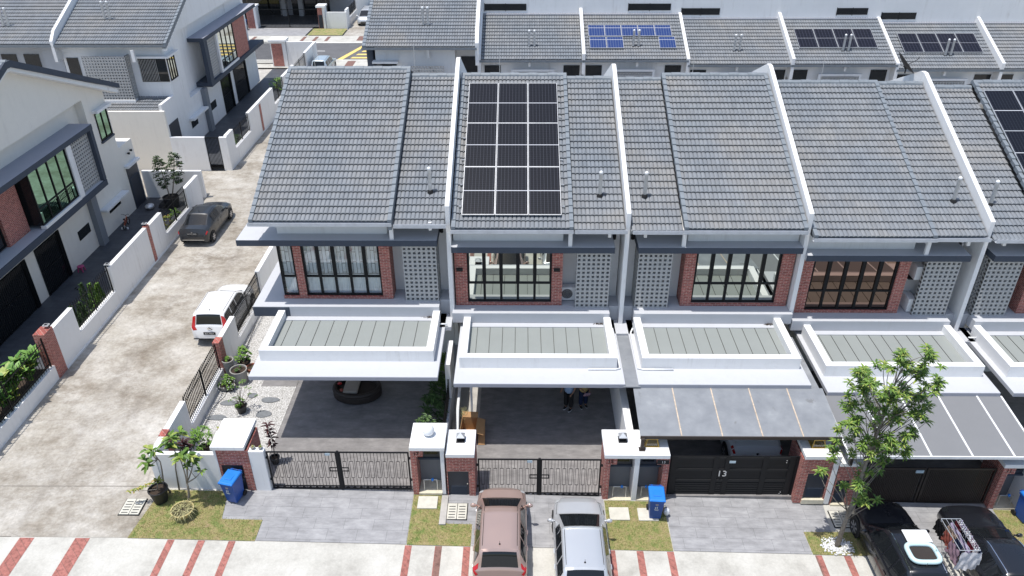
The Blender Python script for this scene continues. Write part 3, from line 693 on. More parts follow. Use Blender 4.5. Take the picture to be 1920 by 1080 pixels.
# gates
def iron_gate(x0,x1,f,lab,y=19.7):
    gt=thing('sliding_gate',lab,'gate',((x0+x1)/2,y,f),0,'barred iron driveway gates'); xm=(x0+x1)/2
    for k,(a,c) in enumerate(((x0,xm-.04),(xm+.04,x1))):
        b=MB(); z0,z1=f+.03,f+1.76
        b.box(a,a+.05,y-.02,y+.02,z0,z1); b.box(c-.05,c,y-.02,y+.02,z0,z1); b.box(a+.05,c-.05,y-.022,y+.022,z1-.04,z1); b.box(a+.05,c-.05,y-.022,y+.022,z0,z0+.05); b.box(a+.05,c-.05,y-.018,y+.018,z0+.13,z0+.16)
        L=c-a-.1; n=int(round(L/.223)); p=L/n; s=.0065
        for q in range(n):
            xx=a+.05+q*p
            b.box(xx-s,xx+s,y-s,y+s,z0+.16,z1-.04) if q else None
            l0,l1=xx+p*.25,xx+p*.75; za,zb=f+.56,f+1.33
            b.box(l0-s,l0+s,y-s,y+s,za,zb); b.box(l1-s,l1+s,y-s,y+s,za,zb); b.box(l0+s,l1-s,y-s,y+s,za,za+.014); b.box(l0+s,l1-s,y-s,y+s,zb-.014,zb)
            m_=(l0+l1)/2; b.box(m_-s,m_+s,y-s,y+s,zb,z1-.04); b.box(m_-s,m_+s,y-s,y+s,z0+.16,za)
            b.prism([(xx+p*.1,z0+.05),(xx+p*.5,z0+.125),(xx+p*.9,z0+.05)],'y',y-.004,y+.004)
        o=b.build('gate_leaf','black',gt)
        h0,h1=(c-.3,c-.05) if k==0 else (a+.05,a+.3); b=MB(); b.box(h0,h1,y-.05,y-.024,f+1.05,f+1.08); b.box(h0,h1,y-.05,y-.024,f+.9,f+.93); b.box(h0 if k==0 else h1-.03,h0+.03 if k==0 else h1,y-.05,y-.024,f+.93,f+1.05); b.build('handle','black',o)
        for z in(f+.45,f+1.45): xx=(a-.06 if k==0 else c+.0); MB().box(xx,xx+.06,y-.03,y+.03,z,z+.07).build('hinge','blackm',o)
    MB().box(xm-.04,xm+.04,y-.03,y+.03,f+.02,f+1.79).build('centre_post','black',gt)
    b=MB(); b.box(xm-.42,xm-.25,y-.035,y-.024,f+1.62,f+1.72); b.build('notice_plate',simple('pale_notice_plate',(.45,.55,.62),.5) if 'plate' not in M else M['plate'],gt)
M['plate']=simple('pale_notice_plate',(.45,.55,.62),.5)
iron_gate(-8.66,-3.80,.28,'long barred black iron gate of the end house with rectangular loops')
iron_gate(-1.46,2.76,0,'barred black iron gate behind the rose and silver cars')
g=thing('solid_gate','solid black panelled gate with big number 13','gate',(7.4,19.85,0))
b=MB(); b.box(5.17,9.62,19.86,19.9,-.12,1.78); b.build('gate_sheet','black',g)
for x in(5.17,7.02,8.3,9.2): MB().box(x,x+(.22 if x in(5.17,) else .18),19.835,19.8595,-.12,1.78).build('gate_stile','black',g)
MB().box(6.62,6.8,19.835,19.8595,-.12,1.78).build('gate_stile','black',g); MB().box(9.45,9.62,19.82,19.8595,-.12,1.82).build('gate_stile','black',g)
b=MB(); xs=[5.39,6.62,7.20,8.3,8.48,9.2,9.38,9.45]
for a,c in((5.39,6.62),(6.8,7.02),(7.2,8.3),(8.48,9.2)):
    for z in(-.12,.62,1.12,1.66): b.box(a+.003,c-.003,19.838,19.859,z,z+.1)
    for k in range(5): b.box(a+.003,c-.003,19.845,19.859,.05+k*.11,.11+k*.11)
b.build('gate_panel','blackm',g)
text('13',.36,(6.96,19.826,1.0),(R(90),0,0),'alu','gate_number',g,.008)
MB().box(7.15,7.36,19.825,19.834,1.5,1.6).build('notice_plate','plate',g)
b=MB()
for x,z in((9.1,1.62),(9.1,1.53),(9.12,.14),(9.09,.07),(8.3,-.04),(8.4,-.04)): b.lathe((x,19.83,z),[(.018,0),(.018,.01)],8,'y')
b.box(8.75,8.95,19.826,19.834,-.09,-.05); b.build('bolts','alu',g)
g=thing('slatted_gate','dark slatted double gate behind the two black cars','gate',(14,19.8,-.3)); f=-.33
for k,(a,c) in enumerate(((11.62,13.9),(13.95,16.3))):
    b=MB(); b.box(a,c,19.79,19.83,f+.02,f+.1); b.box(a,c,19.79,19.83,f+1.6,f+1.68); b.box(a,a+.06,19.785,19.835,f+.1,f+1.6); b.box(c-.06,c,19.785,19.835,f+.1,f+1.6)
    n=int((c-a-.14)/.062)
    for q in range(n): xx=a+.07+q*.062; b.box(xx,xx+.035,19.79,19.82,f+.1,f+1.6)
    b.build('gate_leaf','brown_dk',g)
MB().box(13.55,13.82,19.76,19.784,f+1.48,f+1.6).build('notice_plate','plate',g)
# front and side boundary walls of the end house
def railing(par,x,y0,y1,z0,z1,spear=.12,sp=.125,mat='black'):
    b=MB(); n=max(2,int(round((y1-y0)/sp))); s=(y1-y0)/n
    for z in(z0+.18,z1-.22): b.box(x-.012,x+.012,y0,y1,z,z+.03)
    for q in range(n):
        y=y0+(q+.5)*s; b.tube([(x,y,z0),(x,y,z1)],.012 if not spear else .017,5)
        if spear: b.lathe((x,y,z1),[(.016,0),(.036,.04),(.004,spear)],5)
        b.ball((x,y,z0+.45),.022 if not spear else .034,6)
    for y in(y0+.03,(y0+y1)/2,y1-.03): b.box(x-.02,x+.02,y-.02,y+.02,z0,z1+.03)
    return b.build('railing',mat,par)
wl=thing('boundary_wall','white wall with spear railings between the side lane and the end house gravel garden','wall',(-12.55,26,.3))
b=MB(); xa,xb=-12.65,-12.45
b.box(xa,xb,19.57,20.5,.1,1.96); b.box(xa,xb,20.85,22.45,.1,1.96); b.box(xa,xb,22.45,26.05,.1,.78); b.box(xa,xb,26.5,28.2,.1,1.98); b.box(xa,xb,28.2,31.9,.1,.80); b.box(xa,xb,31.9,41.8,.1,2.1)
b.build('wall_panel','white',wl); b=MB(); b.box(xa-.01,xb+.04,20.5,20.85,.1,2.0); b.box(xa-.03,xb+.05,26.05,26.5,.1,2.05); b.build('brick_pier','brick',wl)
railing(wl,-12.55,22.5,26.0,.78,2.0); railing(wl,-12.55,28.25,31.85,.8,2.02)
MB().box(xb+.003,-10.41,19.6,19.78,.1,1.96).build('front_wall','white',label='plain white front wall behind the frangipani and the black pot',cat='wall')
# plot walls under the porches
b=MB(); b.box(-2.86,-2.70,20.78,27.4,-.05,1.15); o=b.build('plot_wall','grey_wall',label='grey plot wall with railing and white post beside the dense shrub, end house side',cat='wall',group='low walls between neighbouring porches')
MB().box(-2.88,-2.68,23.7,25.3,1.15,2.75).build('post','white',o); railing(o,-2.78,20.85,23.68,1.15,2.05,0,.14)
MB().box(3.72,3.98,20.78,27.4,-.05,1.95).build('plot_wall','white',label='tall white plot wall beside the two people, edge of the open porch',cat='wall',group='low walls between neighbouring porches',bevel=.01)
MB().box(10.58,10.76,20.78,27.4,-.3,1.9).build('plot_wall','white',label='white plot wall hidden under the worn awning, behind the tree pier',cat='wall',group='low walls between neighbouring porches')
MB().box(17.3,17.48,20.8,27.4,-.4,1.6).build('plot_wall','white',label='white plot wall behind the pier numbered 11',cat='wall',group='low walls between neighbouring porches')
b=MB(); b.box(-2.73,-2.5,18.2,19.5,-.05,.24); b.build('low_kerb_wall','concrete',label='short mossy concrete kerb between the verge and drain cover of the rose car',cat='kerb',bevel=.015)
# porch floors
for x0,x1,f in((-9.3,-2.86,.28),(-2.7,3.72,0),(3.98,10.58,0),(10.76,17.3,-.316),(17.48,24,-.316)):
    MB().box(x0,x1,19.76,41,f-.3,f+.004).build('porch_floor','porch',kind='structure')
MB().box(-12.45,-9.303,19.76,41,.0,.30).build('gravel_bed','pebble',kind='stuff',label='bed of white pebbles beside the end house porch')
MB().box(-10.77,-9.31,25.45,27.0,.2,.312).build('tile_path','porch',kind='structure')
b=MB(); rr=random.Random(3)
for _ in range(9000):
    x=rr.uniform(-12.4,-9.35); y=rr.uniform(19.8,31)
    if y>25.4 and x>-10.8: continue
    s=rr.uniform(.008,.02); b.add([(x-s,y,.302),(x,y-s,.302),(x+s,y,.302),(x,y+s,.302),(x,y,.302+s*.8)],[(0,1,4),(1,2,4),(2,3,4),(3,0,4)])
b.build('pebbles',leafmat('loose_pebble',(.42,.41,.40),(.72,.71,.70)),kind='stuff',label='loose white pebbles on the gravel bed')
M['stone']=simple('grey_step_stone',(.17,.18,.19),.8,0,.2,6,.4)
for q,(x,y,a,c_,lab) in enumerate(((-10.94,24.83,.2,.16,'small round stepping stone beside the white flowering pot plant'),(-10.14,24.55,.38,.17,'widest oval stepping stone, nearest the porch tiles'),(-10.16,23.68,.31,.22,'roundish stepping stone right of the black pot on the gravel'),(-11.75,24.35,.36,.17,'faint stepping stone under the white flowering pot plant'),(-11.95,23.45,.42,.16,'long stepping stone near the railing wall, left of the black pot'))):
    b=MB(); pr_=[(1,0),(1,.02),(.93,.035)]; n=18; vs=[];
    for rr_,h in pr_:
        for k in range(n): t=2*PI*k/n; w=1+.06*math.sin(3*t+q); vs.append((a*rr_*w*math.cos(t),c_*rr_*w*math.sin(t),h))
    b.add(vs,[(i*n+k,i*n+(k+1)%n,(i+1)*n+(k+1)%n,(i+1)*n+k) for i in range(2) for k in range(n)]+[tuple(range(2*n,3*n))]); b.build('stepping_stone','stone',local=True,loc=(x,y,.302),label=lab,cat='stepping stone',group='stepping stones on the gravel')
# awnings
M['awn']=None
def awnmat():
    m,t,p=newmat('weathered_awning_sheet'); v=pos(t)
    c=ramp(t,noise(t,v,1.3,5,.6),[(.35,(.20,.212,.23)),(.6,(.255,.268,.285)),(.72,(.31,.325,.34))])
    sp=ramp(t,noise(t,pos(t,(1,.6,1)),2.3,3,.6),[(.66,(0,0,0)),(.74,(1,1,1))])
    c=mix(t,mth(t,'MULTIPLY',sp,.5),c,(.12,.115,.11)); t.links.new(c,p.inputs['Base Color']); p.inputs['Roughness'].default_value=.42; bump(t,p,noise(t,v,1.2,3),.25,.05); return m
M['awn']=awnmat(); M['awn2']=simple('new_awning_sheet',(.195,.198,.205),.55,0,.04,.8)
M['rust']=simple('rusty_batten',(.52,.42,.32),.8,0,.35,7)
aw=thing('porch_awning','worn blue grey sheet awning with rusty battens over the solid black gate','awning',(7.3,21,2.8))
y0,z0,y1,z1=19.92,2.6,22.12,2.93
def slp(par,name,x0,x1,t,up,mat,y0=y0,z0=z0,y1=y1,z1=z1): return MB().prism([(y0,z0+up),(y1,z1+up),(y1,z1+up+t),(y0,z0+up+t)],'x',x0,x1).build(name,mat,par)
slp(aw,'roof_sheet',4.03,10.78,.02,0,'awn')
for x in(5.42,6.79,8.14,9.5): slp(aw,'batten',x-.02,x+.02,.012,.021,'rust')
MB().box(4.03,10.78,19.87,19.919,2.52,2.63).build('edge_beam','brown_dk',aw)
for x in(4.05,10.46): MB().box(x,x+.11,19.75,19.87,2.13,2.6).build('post','brown_dk',aw); MB().box(x-.05,x+.16,19.7,19.9,2.131,2.15).build('post_foot','brown_dk',aw)
aw=thing('porch_awning','smooth grey awning with white battens behind the tree crown','awning',(14,21,2.5))
y0,z0,y1,z1=19.37,2.28,22.1,2.62
slp(aw,'roof_sheet',10.86,17.25,.02,0,'awn2',y0,z0,y1,z1)
for x in(10.89,12.24,13.6,14.96,16.34,17.2): slp(aw,'batten',x-.03,x+.03,.02,.021,'pvc',y0,z0,y1,z1)
MB().box(10.86,17.25,19.33,19.369,2.2,2.31).build('edge_beam','pvc',aw)
for x in(11.0,17.1): MB().box(x,x+.1,19.4,19.5,1.815 if x<12 else 1.79,2.29).build('post','brown_dk',aw)
# grey infill sheets bridging the porch roofs
MB().box(3.66,4.28,22.06,25.29,2.98,3.03).build('infill_sheet','awn',label='dull metal infill strip between the open porch roof and the worn awning house roof',cat='roof sheet',group='infill strips between porch roofs')
b=MB(); b.box(10.4,10.78,21.8,25.6,2.7,2.76); b.build('infill_sheet','awn',label='stained metal infill strip left of the bronze window house porch roof',cat='roof sheet',group='infill strips between porch roofs')
# slabs, drain covers
for x,y,lab in((-3.2,19.18,'square concrete slab in the turf below the number 17 meter pier'),(3.38,18.88,'square concrete slab in the turf right of the silver car'),(4.36,18.88,'square concrete slab half hidden by the blue bin')):
    MB().box(-.34,.34,-.28,.28,-.01,.05).build('concrete_slab','pale_conc',local=True,loc=(x,y,G(x)),label=lab,cat='slab',group='concrete slabs in the turf',bevel=.012)
def drain(x,y,lab,z=None,rz=0):
    o=thing('drain_cover',lab,'drain cover',(x,y,G(x) if z is None else z),rz,'slotted concrete drain covers')
    MB().box(-.36,.36,-.38,.38,-.01,.008).build('frame','blackm',o,local=True)
    for s in(-1,1):
        b=MB(); x0,x1=(-.33,-.01) if s<0 else (.01,.33); sl_=[(-.27+k*.12) for k in range(5)]
        yy=-.35
        for q in sl_: b.box(x0,x1,yy,q-.02,.009,.03); b.box(x0,x0+.05,q-.02,q+.02,.009,.03); b.box(x1-.05,x1,q-.02,q+.02,.009,.03); yy=q+.02
        b.box(x0,x1,yy,.35,.009,.03); b.build('slotted_lid','pale_conc',o,local=True)
drain(-13.16,18.68,'slotted drain cover at the corner of the side lane'); drain(-2.16,18.82,'slotted drain cover left of the rose car'); drain(11.0,18.9,'slotted drain cover in tree shade left of the black roof rack car')
# ---------------------------------------------------------------- houses along the side lane and the back row
XW=-23.15
def side_railing(par,x,y0,y1,zl,zh): return railing(par,x,y0,y1,zl,zh,0,.16)
def side_window(par,x,y0,y1,z0,z1,cols,zt,glass,mw=.06,name='window'):
    b=MB(); b.box(x-.03,x+.04,y0,y0+.06,z0,z1); b.box(x-.03,x+.04,y1-.06,y1,z0,z1); b.box(x-.03,x+.042,y0+.06,y1-.06,z0,z0+.06); b.box(x-.03,x+.042,y0+.06,y1-.06,z1-.06,z1)
    s=(y1-y0)/cols
    for i in range(1,cols): b.box(x-.03,x+.04,y0+i*s-mw/2,y0+i*s+mw/2,z0+.06,z1-.06)
    if zt: b.box(x-.028,x+.034,y0+.06,y1-.06,zt-.03,zt+.03)
    o=b.build(name,'black',par)
    MB().quad((x,y0+.03,z0+.03),(x,y1-.03,z0+.03),(x,y1-.03,z1-.03),(x,y0+.03,z1-.03)).build('glass',glass,o); return o
def louvre_gate(par,x,y0,y1,z0,z1):   # folding grille in front of a dark sliding door
    o=MB().box(x-.02,x+.015,y0,y1,z0,z1).build('sliding_door','dkglass',par)
    b=MB(); n=int((y1-y0)/.13)
    for k in range(n+1): y=y0+k*(y1-y0)/n; b.box(x+.03,x+.045,y-.008,y+.008,z0,z1)
    for z in(z0+.05,(z0+z1)/2,z1-.08): b.box(x+.03,x+.048,y0,y1,z,z+.03)
    for k in range(4): b.box(x+.05,x+.08,y1-.3+k*.07,y1-.28+k*.07,z0,z1)
    b.build('folding_grille','black',o)
# --- house A, left foreground
A=thing('terrace_house','corner house at the left edge with green glass inside a slate framed box','house',(-26,34,.44))
b=MB(); prof=[(25.8,.4),(42.13,.4),(42.13,7.95),(34.25,11.22),(25.8,7.7)]
b.prism(prof,'x',-29.8,-23.6); b.box(-29.8,XW,42.13,43.8,.4,4.35); b.build('wall','bounce_white',A)
b=MB(); b.prism([(39.86,3.45),(42.127,3.45),(42.127,7.94),(34.25,11.2),(25.8,7.69),(25.8,7.9-.21),(26.0,7.88),(39.86,7.88)],'x',-23.597,XW); b.build('gable_wall','bounce_white',A)
MB().box(-23.597,XW,25.8,42.127,.4,3.447).build('ground_floor_wall','bounce_white',A)
b=MB(); b.box(-23.595,-22.44,25.6,38.9,6.68,6.93); b.build('box_roof','slabgrey',A,bevel=.01)
b=MB(); b.box(-22.437,-22.425,25.6,38.9,6.66,6.925); b.box(-23.59,-22.44,38.62,38.9,3.88,6.678); b.box(-23.59,-22.44,25.6,38.9,3.53,3.85); b.build('box_frame','slate',A,bevel=.006)
MB().box(-23.59,-22.5,25.7,38.6,3.851,3.87).build('box_floor','slab',A)
MB().box(-22.72,-22.5,36.22,36.66,3.88,6.675).build('white_post','white',A)
MB().box(-22.72,-22.46,32.78,36.22,3.872,4.03).build('white_sill','white',A)
screen_side(A,-22.7,36.68,10,3.88,14,.194,.045,'block')
side_window(A,-22.6,32.8,36.2,4.04,6.66,4,4.85,'mirror_green')
b=MB(); b.box(-23.5,-22.63,32.8,32.84,4.04,6.66); o=b.build('window','dkglass',A)
MB().box(-23.6,-23.15,30.95,32.6,3.875,6.67).build('brick_panel','brick',A)
side_window(A,-23.3,27,30.9,3.95,6.6,4,4.85,'dkglass')
b=MB(); b.prism([(43.0,7.86),(34.3,11.42),(33.9,11.42),(25,7.72),(25,7.45),(33.95,11.13),(34.25,11.13),(43.0,7.6)],'x',-22.66,-22.56); b.build('verge_board','slate',A)
b=MB(); b.prism([(42.9,7.6),(34.25,11.15),(33.95,11.15),(25.2,7.5),(25.2,7.3),(33.95,10.95),(34.25,10.95),(42.9,7.35)],'x',-23.14,-22.67); b.build('verge_soffit','white',A)
tile_roof(A,-29.8,-22.78,26.0,7.83,25,'roof',k=.43,py=.325); verge(A,-22.8,-22.57,26.0,7.86,25,k=.43,py=.325,drop=.12)
b=MB(); b.add([(-29.8,34.1,11.35),(-22.6,34.1,11.35),(-22.6,43.0,7.8),(-29.8,43.0,7.8)],[(0,1,2,3)]); b.build('rear_roof','tile',A)
side_window(A,XW+.012,40.66,41.97,5.32,6.86,2,None,'mirror_green'); MB().box(XW+.005,XW+.1,40.6,42.03,5.2,5.3).build('sill','slate',A)
MB().box(XW+.002,XW+.32,40.5,42.1,6.92,7.06).build('window_hood','white',A)
MB().box(XW+.002,XW+.42,38.56,41.3,1.99,2.12).build('window_hood','white',A,bevel=.01)
MB().box(XW+.001,XW+.02,39.45,40.82,1.5,1.93).build('small_window','dkglass',A); MB().box(XW+.001,XW+.02,36.0,37.2,1.55,2.06).build('small_window','dkglass',A)
b=MB(); b.box(XW-.0,XW+.3,37.55,38.1,.4,3.52); b.build('pillar','grey_pil',A)
louvre_gate(A,XW+.01,32.28,34.5,.45,2.98); louvre_gate(A,XW+.01,27.2,31.45,.45,2.98)
b=MB(); b.box(XW+.001,XW+.03,42.33,43.68,.45,3.02); o=b.build('back_door','dkdoor',A)
b=MB(); b.box(XW+.031,XW+.045,42.45,43.55,2.3,2.34); b.box(XW+.031,XW+.045,42.45,42.5,.5,2.3); b.box(XW+.031,XW+.045,43.5,43.55,.5,2.3); b.build('door_frame','slate',o)
MB().box(XW+.001,XW+.25,42.2,43.78,3.06,3.2).build('door_hood','white',A)
b=MB(); b.lathe((XW+.05,42.9,3.75),[(.05,0),(.07,.12)],10,'x'); b.lathe((XW+.05,43.25,3.82),[(.05,0),(.07,.12)],10,'x'); b.build('security_lamp','blackm',A)
ridgecap(A,-29.8,-22.6,34.1,11.36)
# yard
sheet('yard_paving',-23.15,-19.5,20,44.6,.0,'slate_tile',flat=.46)
wl=thing('boundary_wall','long white boundary wall of the left corner house along the lane','wall',(-19.4,34,.4))
xa,xb=-19.5,-19.3; b=MB()
b.box(xa,xb,26.4,28.03,.3,2.5); b.box(xa,xb,28.03,31.5,.3,1.24); b.box(xa,xb,31.5,35.68,.3,2.5); b.box(xa,xb,36.0,37.6,.3,2.46); b.box(xa,xb,37.6,41.0,.3,1.16); b.box(xa,xb,41.0,43.0,.3,2.36); b.box(xa,xb,20,25.75,.3,1.1)
b.box(xa-.0,xb+.03,26.42,43.0,.3,.5)
b.build('wall_panel','white',wl)
b=MB(); b.box(xa-.25,xb+.015,25.75,26.4,.3,2.62); b.box(xa-.0,xb+.012,35.68,36.0,.3,2.55); b.build('brick_pier','brick',wl)
side_railing(wl,-19.4,28.06,31.47,1.24,2.62); railing(wl,-19.4,37.63,40.97,1.16,2.45,.1,.14); side_railing(wl,-19.4,20,25.7,1.1,2.5)
MB().box(-23.14,-19.52,43.95,44.15,.3,2.2).build('rear_yard_wall','white',label='white back yard wall behind the big potted tree, left corner house',cat='wall')
def solar_lamp(x,y,z,lab):
    o=thing('solar_post_lamp',lab,'lamp',(x,y,z),0,'small solar lamps on the lane wall')
    MB().lathe((0,0,0),[(.03,0),(.025,.1)],8).build('stem','blackm',o,local=True)
    b=MB(); b.box(-.11,.11,-.11,.11,.1,.14); b.box(-.07,.07,-.07,.07,.142,.15); b.build('lamp_head','alu',o,local=True)
    MB().box(-.06,.06,-.06,.06,.151,.156).build('solar_cell','blackm',o,local=True)
solar_lamp(-19.45,26.3,2.62,'small solar lamp on the near brick pier of the lane wall'); solar_lamp(-19.42,31.62,2.5,'small solar lamp at the end of the barred opening in the lane wall'); solar_lamp(-19.42,35.84,2.55,'small solar lamp above the thin brick strip of the lane wall')
# --- house B, behind house A across the back lane
fB=.75
B=thing('terrace_house','white corner house at upper left whose slate box and brick wall face the lane','house',(-26,60,fB))
b=MB(); b.prism([(50.7,fB),(68.5,fB),(68.5,8.1),(59.6,12.0),(50.7,8.25)],'x',-29.8,-23.6)
b.build('wall','white',B)
b=MB(); b.prism([(50.697,fB),(53.2,fB),(53.2,8.35),(68.3,8.35),(59.6,12),(50.697,8.23)],'x',-23.597,XW); b.box(-23.597,XW,53.2,68.2,fB,3.85); b.build('gable_wall','white',B)
MB().box(-30,-23.0,48.4,48.6,.3,4.45).build('kitchen_wall','bounce_white',B); MB().box(-23.35,XW+.0,48.6,50.69,.3,4.82).build('kitchen_side_wall','white',B)
MB().box(-30,-23.36,48.6,50.69,.3,4.0).build('kitchen_block','white',B)
tile_roof(B,-30,-23.4,48.75,4.15,6,'kitchen_roof',k=.3,py=.32); gutter(B,-30,-23.4,48.72,4.2,mat='ridge')
x1=-22.66
tile_roof(B,-29.75,x1-.05,50.1,8.25,16,'roof'); verge(B,x1-.14,x1+.03,50.1,8.25,16,drop=.3); gutter(B,-29.8,x1+.05,50.08,8.25,mat='ridge')
b=MB(); b.prism([(50.1,8.02),(55.3,10.35),(55.3,10.2),(50.1,7.87)],'x',-22.95,x1); b.build('verge_soffit','white',B)
tile_roof(B,-36.4,-30.05,50.1,8.25,16,'roof'); gutter(B,-36.5,-29.95,50.08,8.25,mat='ridge')
b=MB(); b.prism([(50.0,7.2),(50.0,8.5),(50.6,9.05),(56,11.4),(56,7.2)],'x',-29.97,-29.78); b.build('party_wall','white',B)
b=MB(); b.box(-36.5,-29.9,51.6,60,fB,8.3); b.box(-31.2,-29.95,50.9,51.6,fB,8.2); b.build('neighbour_wall','grey_wall',B)
for x0,x1_ in((-34.4,-33.4),(-32.9,-31.9),(-29.6,-28.85)): MB().box(x0,x1_,51.55 if x0<-30 else 50.66,51.59 if x0<-30 else 50.69,4.9,7.3).build('dark_window','dkglass',B)
MB().box(-24.95,-24.75,49.95,50.1,7.2,7.95).build('downpipe_box','white',B)
screen(B,-28.25,15,50.02,50.12,4.72,15,.187,lambda u:u,'block',backs=False); screen_side(B,-25.55,50.13,3,4.72,15,.187,.1,'block')
MB().box(-28.3,-25.4,49.95,50.69,4.5,4.715).build('screen_slab','white',B)
side_window(B,XW+.02,50.85,52.0,5.74,7.25,3,None,'mirror'); b=MB(); b.box(-24.95,XW,50.64,50.69,5.74,7.25); o=b.build('window','dkglass',B)
b=MB(); 
for k in range(12): b.box(-24.9+k*.1,-24.885+k*.1,50.6,50.63,5.8,7.2)
b.build('window_grille','alu',o)
b=MB(); b.box(-25.1,XW+.35,50.35,50.69,7.32,7.45); b.box(XW+.002,XW+.35,50.69,52.2,7.32,7.45); b.build('window_hood','white',B)
b=MB(); b.box(-23.595,-22.44,55.7,68,7.1,7.35); b.build('box_roof','slabgrey',B)
b=MB(); b.box(-22.437,-22.425,55.7,68,7.08,7.345); b.box(-23.595,-22.44,55.69,55.698,7.08,7.345); b.box(-22.75,-22.44,55.7,56.3,4.2,7.098); b.box(-23.59,-22.44,55.7,68.8,3.9,4.2); b.build('box_frame','slate',B)
screen_side(B,-22.7,56.4,10,4.22,15,.19,.045,'block')
b=MB(); b.box(-22.72,-22.5,58.32,58.62,4.2,7.09); b.box(-22.72,-22.48,58.62,62.3,4.2,4.35); b.build('white_frame','white',B)
side_window(B,-22.6,58.64,62.2,4.36,7.08,4,4.95,'mirror'); MB().box(-23.4,-22.58,62.3,65.2,4.22,7.08).build('brick_bay','brick',B)
b=MB(); b.box(XW,XW+.3,55.1,55.7,fB,3.88); b.build('pillar','grey_pil',B)
louvre_gate(B,XW+.01,59.1,61.3,fB+.02,3.4); louvre_gate(B,XW+.01,62.1,65.2,fB+.02,3.4)
MB().box(XW+.001,XW+.4,52.2,55.0,2.55,2.7).build('window_hood','white',B); MB().box(XW+.001,XW+.02,52.45,53.6,1.9,2.38).build('small_window','dkglass',B); MB().box(XW+.001,XW+.02,56.3,57.5,1.9,2.45).build('small_window','dkglass',B)
MB().box(XW+.001,XW+.03,49.0,50.5,fB,3.35).build('back_door','dkdoor',B)
sheet('yard_paving',-23.1,-19.5,48.6,72,.0,'slate_tile',flat=fB)
wl=thing('boundary_wall','white boundary wall of the upper left corner house with a brick strip and barred openings','wall',(-19.4,60,.4)); b=MB()
b.box(-23.0,-20.75,48.38,48.56,.3,2.73); b.box(-19.8,-19.3,48.38,48.56,.3,2.73); b.box(-19.52,-19.3,48.56,49.8,.3,2.8); b.box(-19.52,-19.3,49.8,53.3,.3,1.46); b.box(-19.52,-19.3,53.3,59.4,.3,2.75); b.box(-19.52,-19.3,59.4,62.5,.3,1.4); b.box(-19.52,-19.3,62.5,66,.3,2.75); b.box(-19.52,-19.3,66,70,.3,1.4); b.box(-19.52,-19.3,70,74.2,.3,2.75); b.box(-22.1,-19.52,74,74.2,.3,2.75)
b.build('wall_panel','white',wl); MB().box(-19.29,-19.28,55.6,56.0,.6,2.6).build('brick_strip','brick',wl)
for y0,y1 in((49.83,53.27),(59.43,62.47),(66.03,69.97)): side_railing(wl,-19.41,y0,y1,1.42,2.7)
g=thing('side_gate','narrow black barred side gate in the back lane wall','gate',(-20.3,48.47,.4)); b=MB(); b.box(-20.74,-20.69,48.45,48.49,.5,2.7); b.box(-19.86,-19.81,48.45,48.49,.5,2.7)
for z in(.55,2.65): b.box(-20.69,-19.86,48.45,48.49,z,z+.06)
for k in range(9): b.box(-20.63+k*.09,-20.605+k*.09,48.455,48.48,.6,2.65)
b.build('gate_leaf','black',g)
P=thing('gate_pier','brick faced gate pier of the upper left corner house by its front gate','gate pier',(-22.8,74,.4)); MB().box(-23.6,-22.15,73.95,75.0,.3,2.75).build('pier','white',P); MB().box(-23.5,-22.5,73.93,73.945,.5,2.6).build('brick_face','brick',P); MB().box(-23.7,-22.1,73.8,75.1,2.76,2.95).build('cap','white',P)
g=thing('sliding_gate','black barred front gate of the upper left corner house','gate',(-25.5,75,.4)); b=MB()
for k in range(30): b.box(-26.6+k*.1,-26.585+k*.1,74.98,75.0,.5,2.5)
b.box(-26.6,-23.65,74.97,75.01,2.45,2.5); b.box(-26.6,-23.65,74.97,75.01,.45,.5); b.build('gate_leaf','black',g)
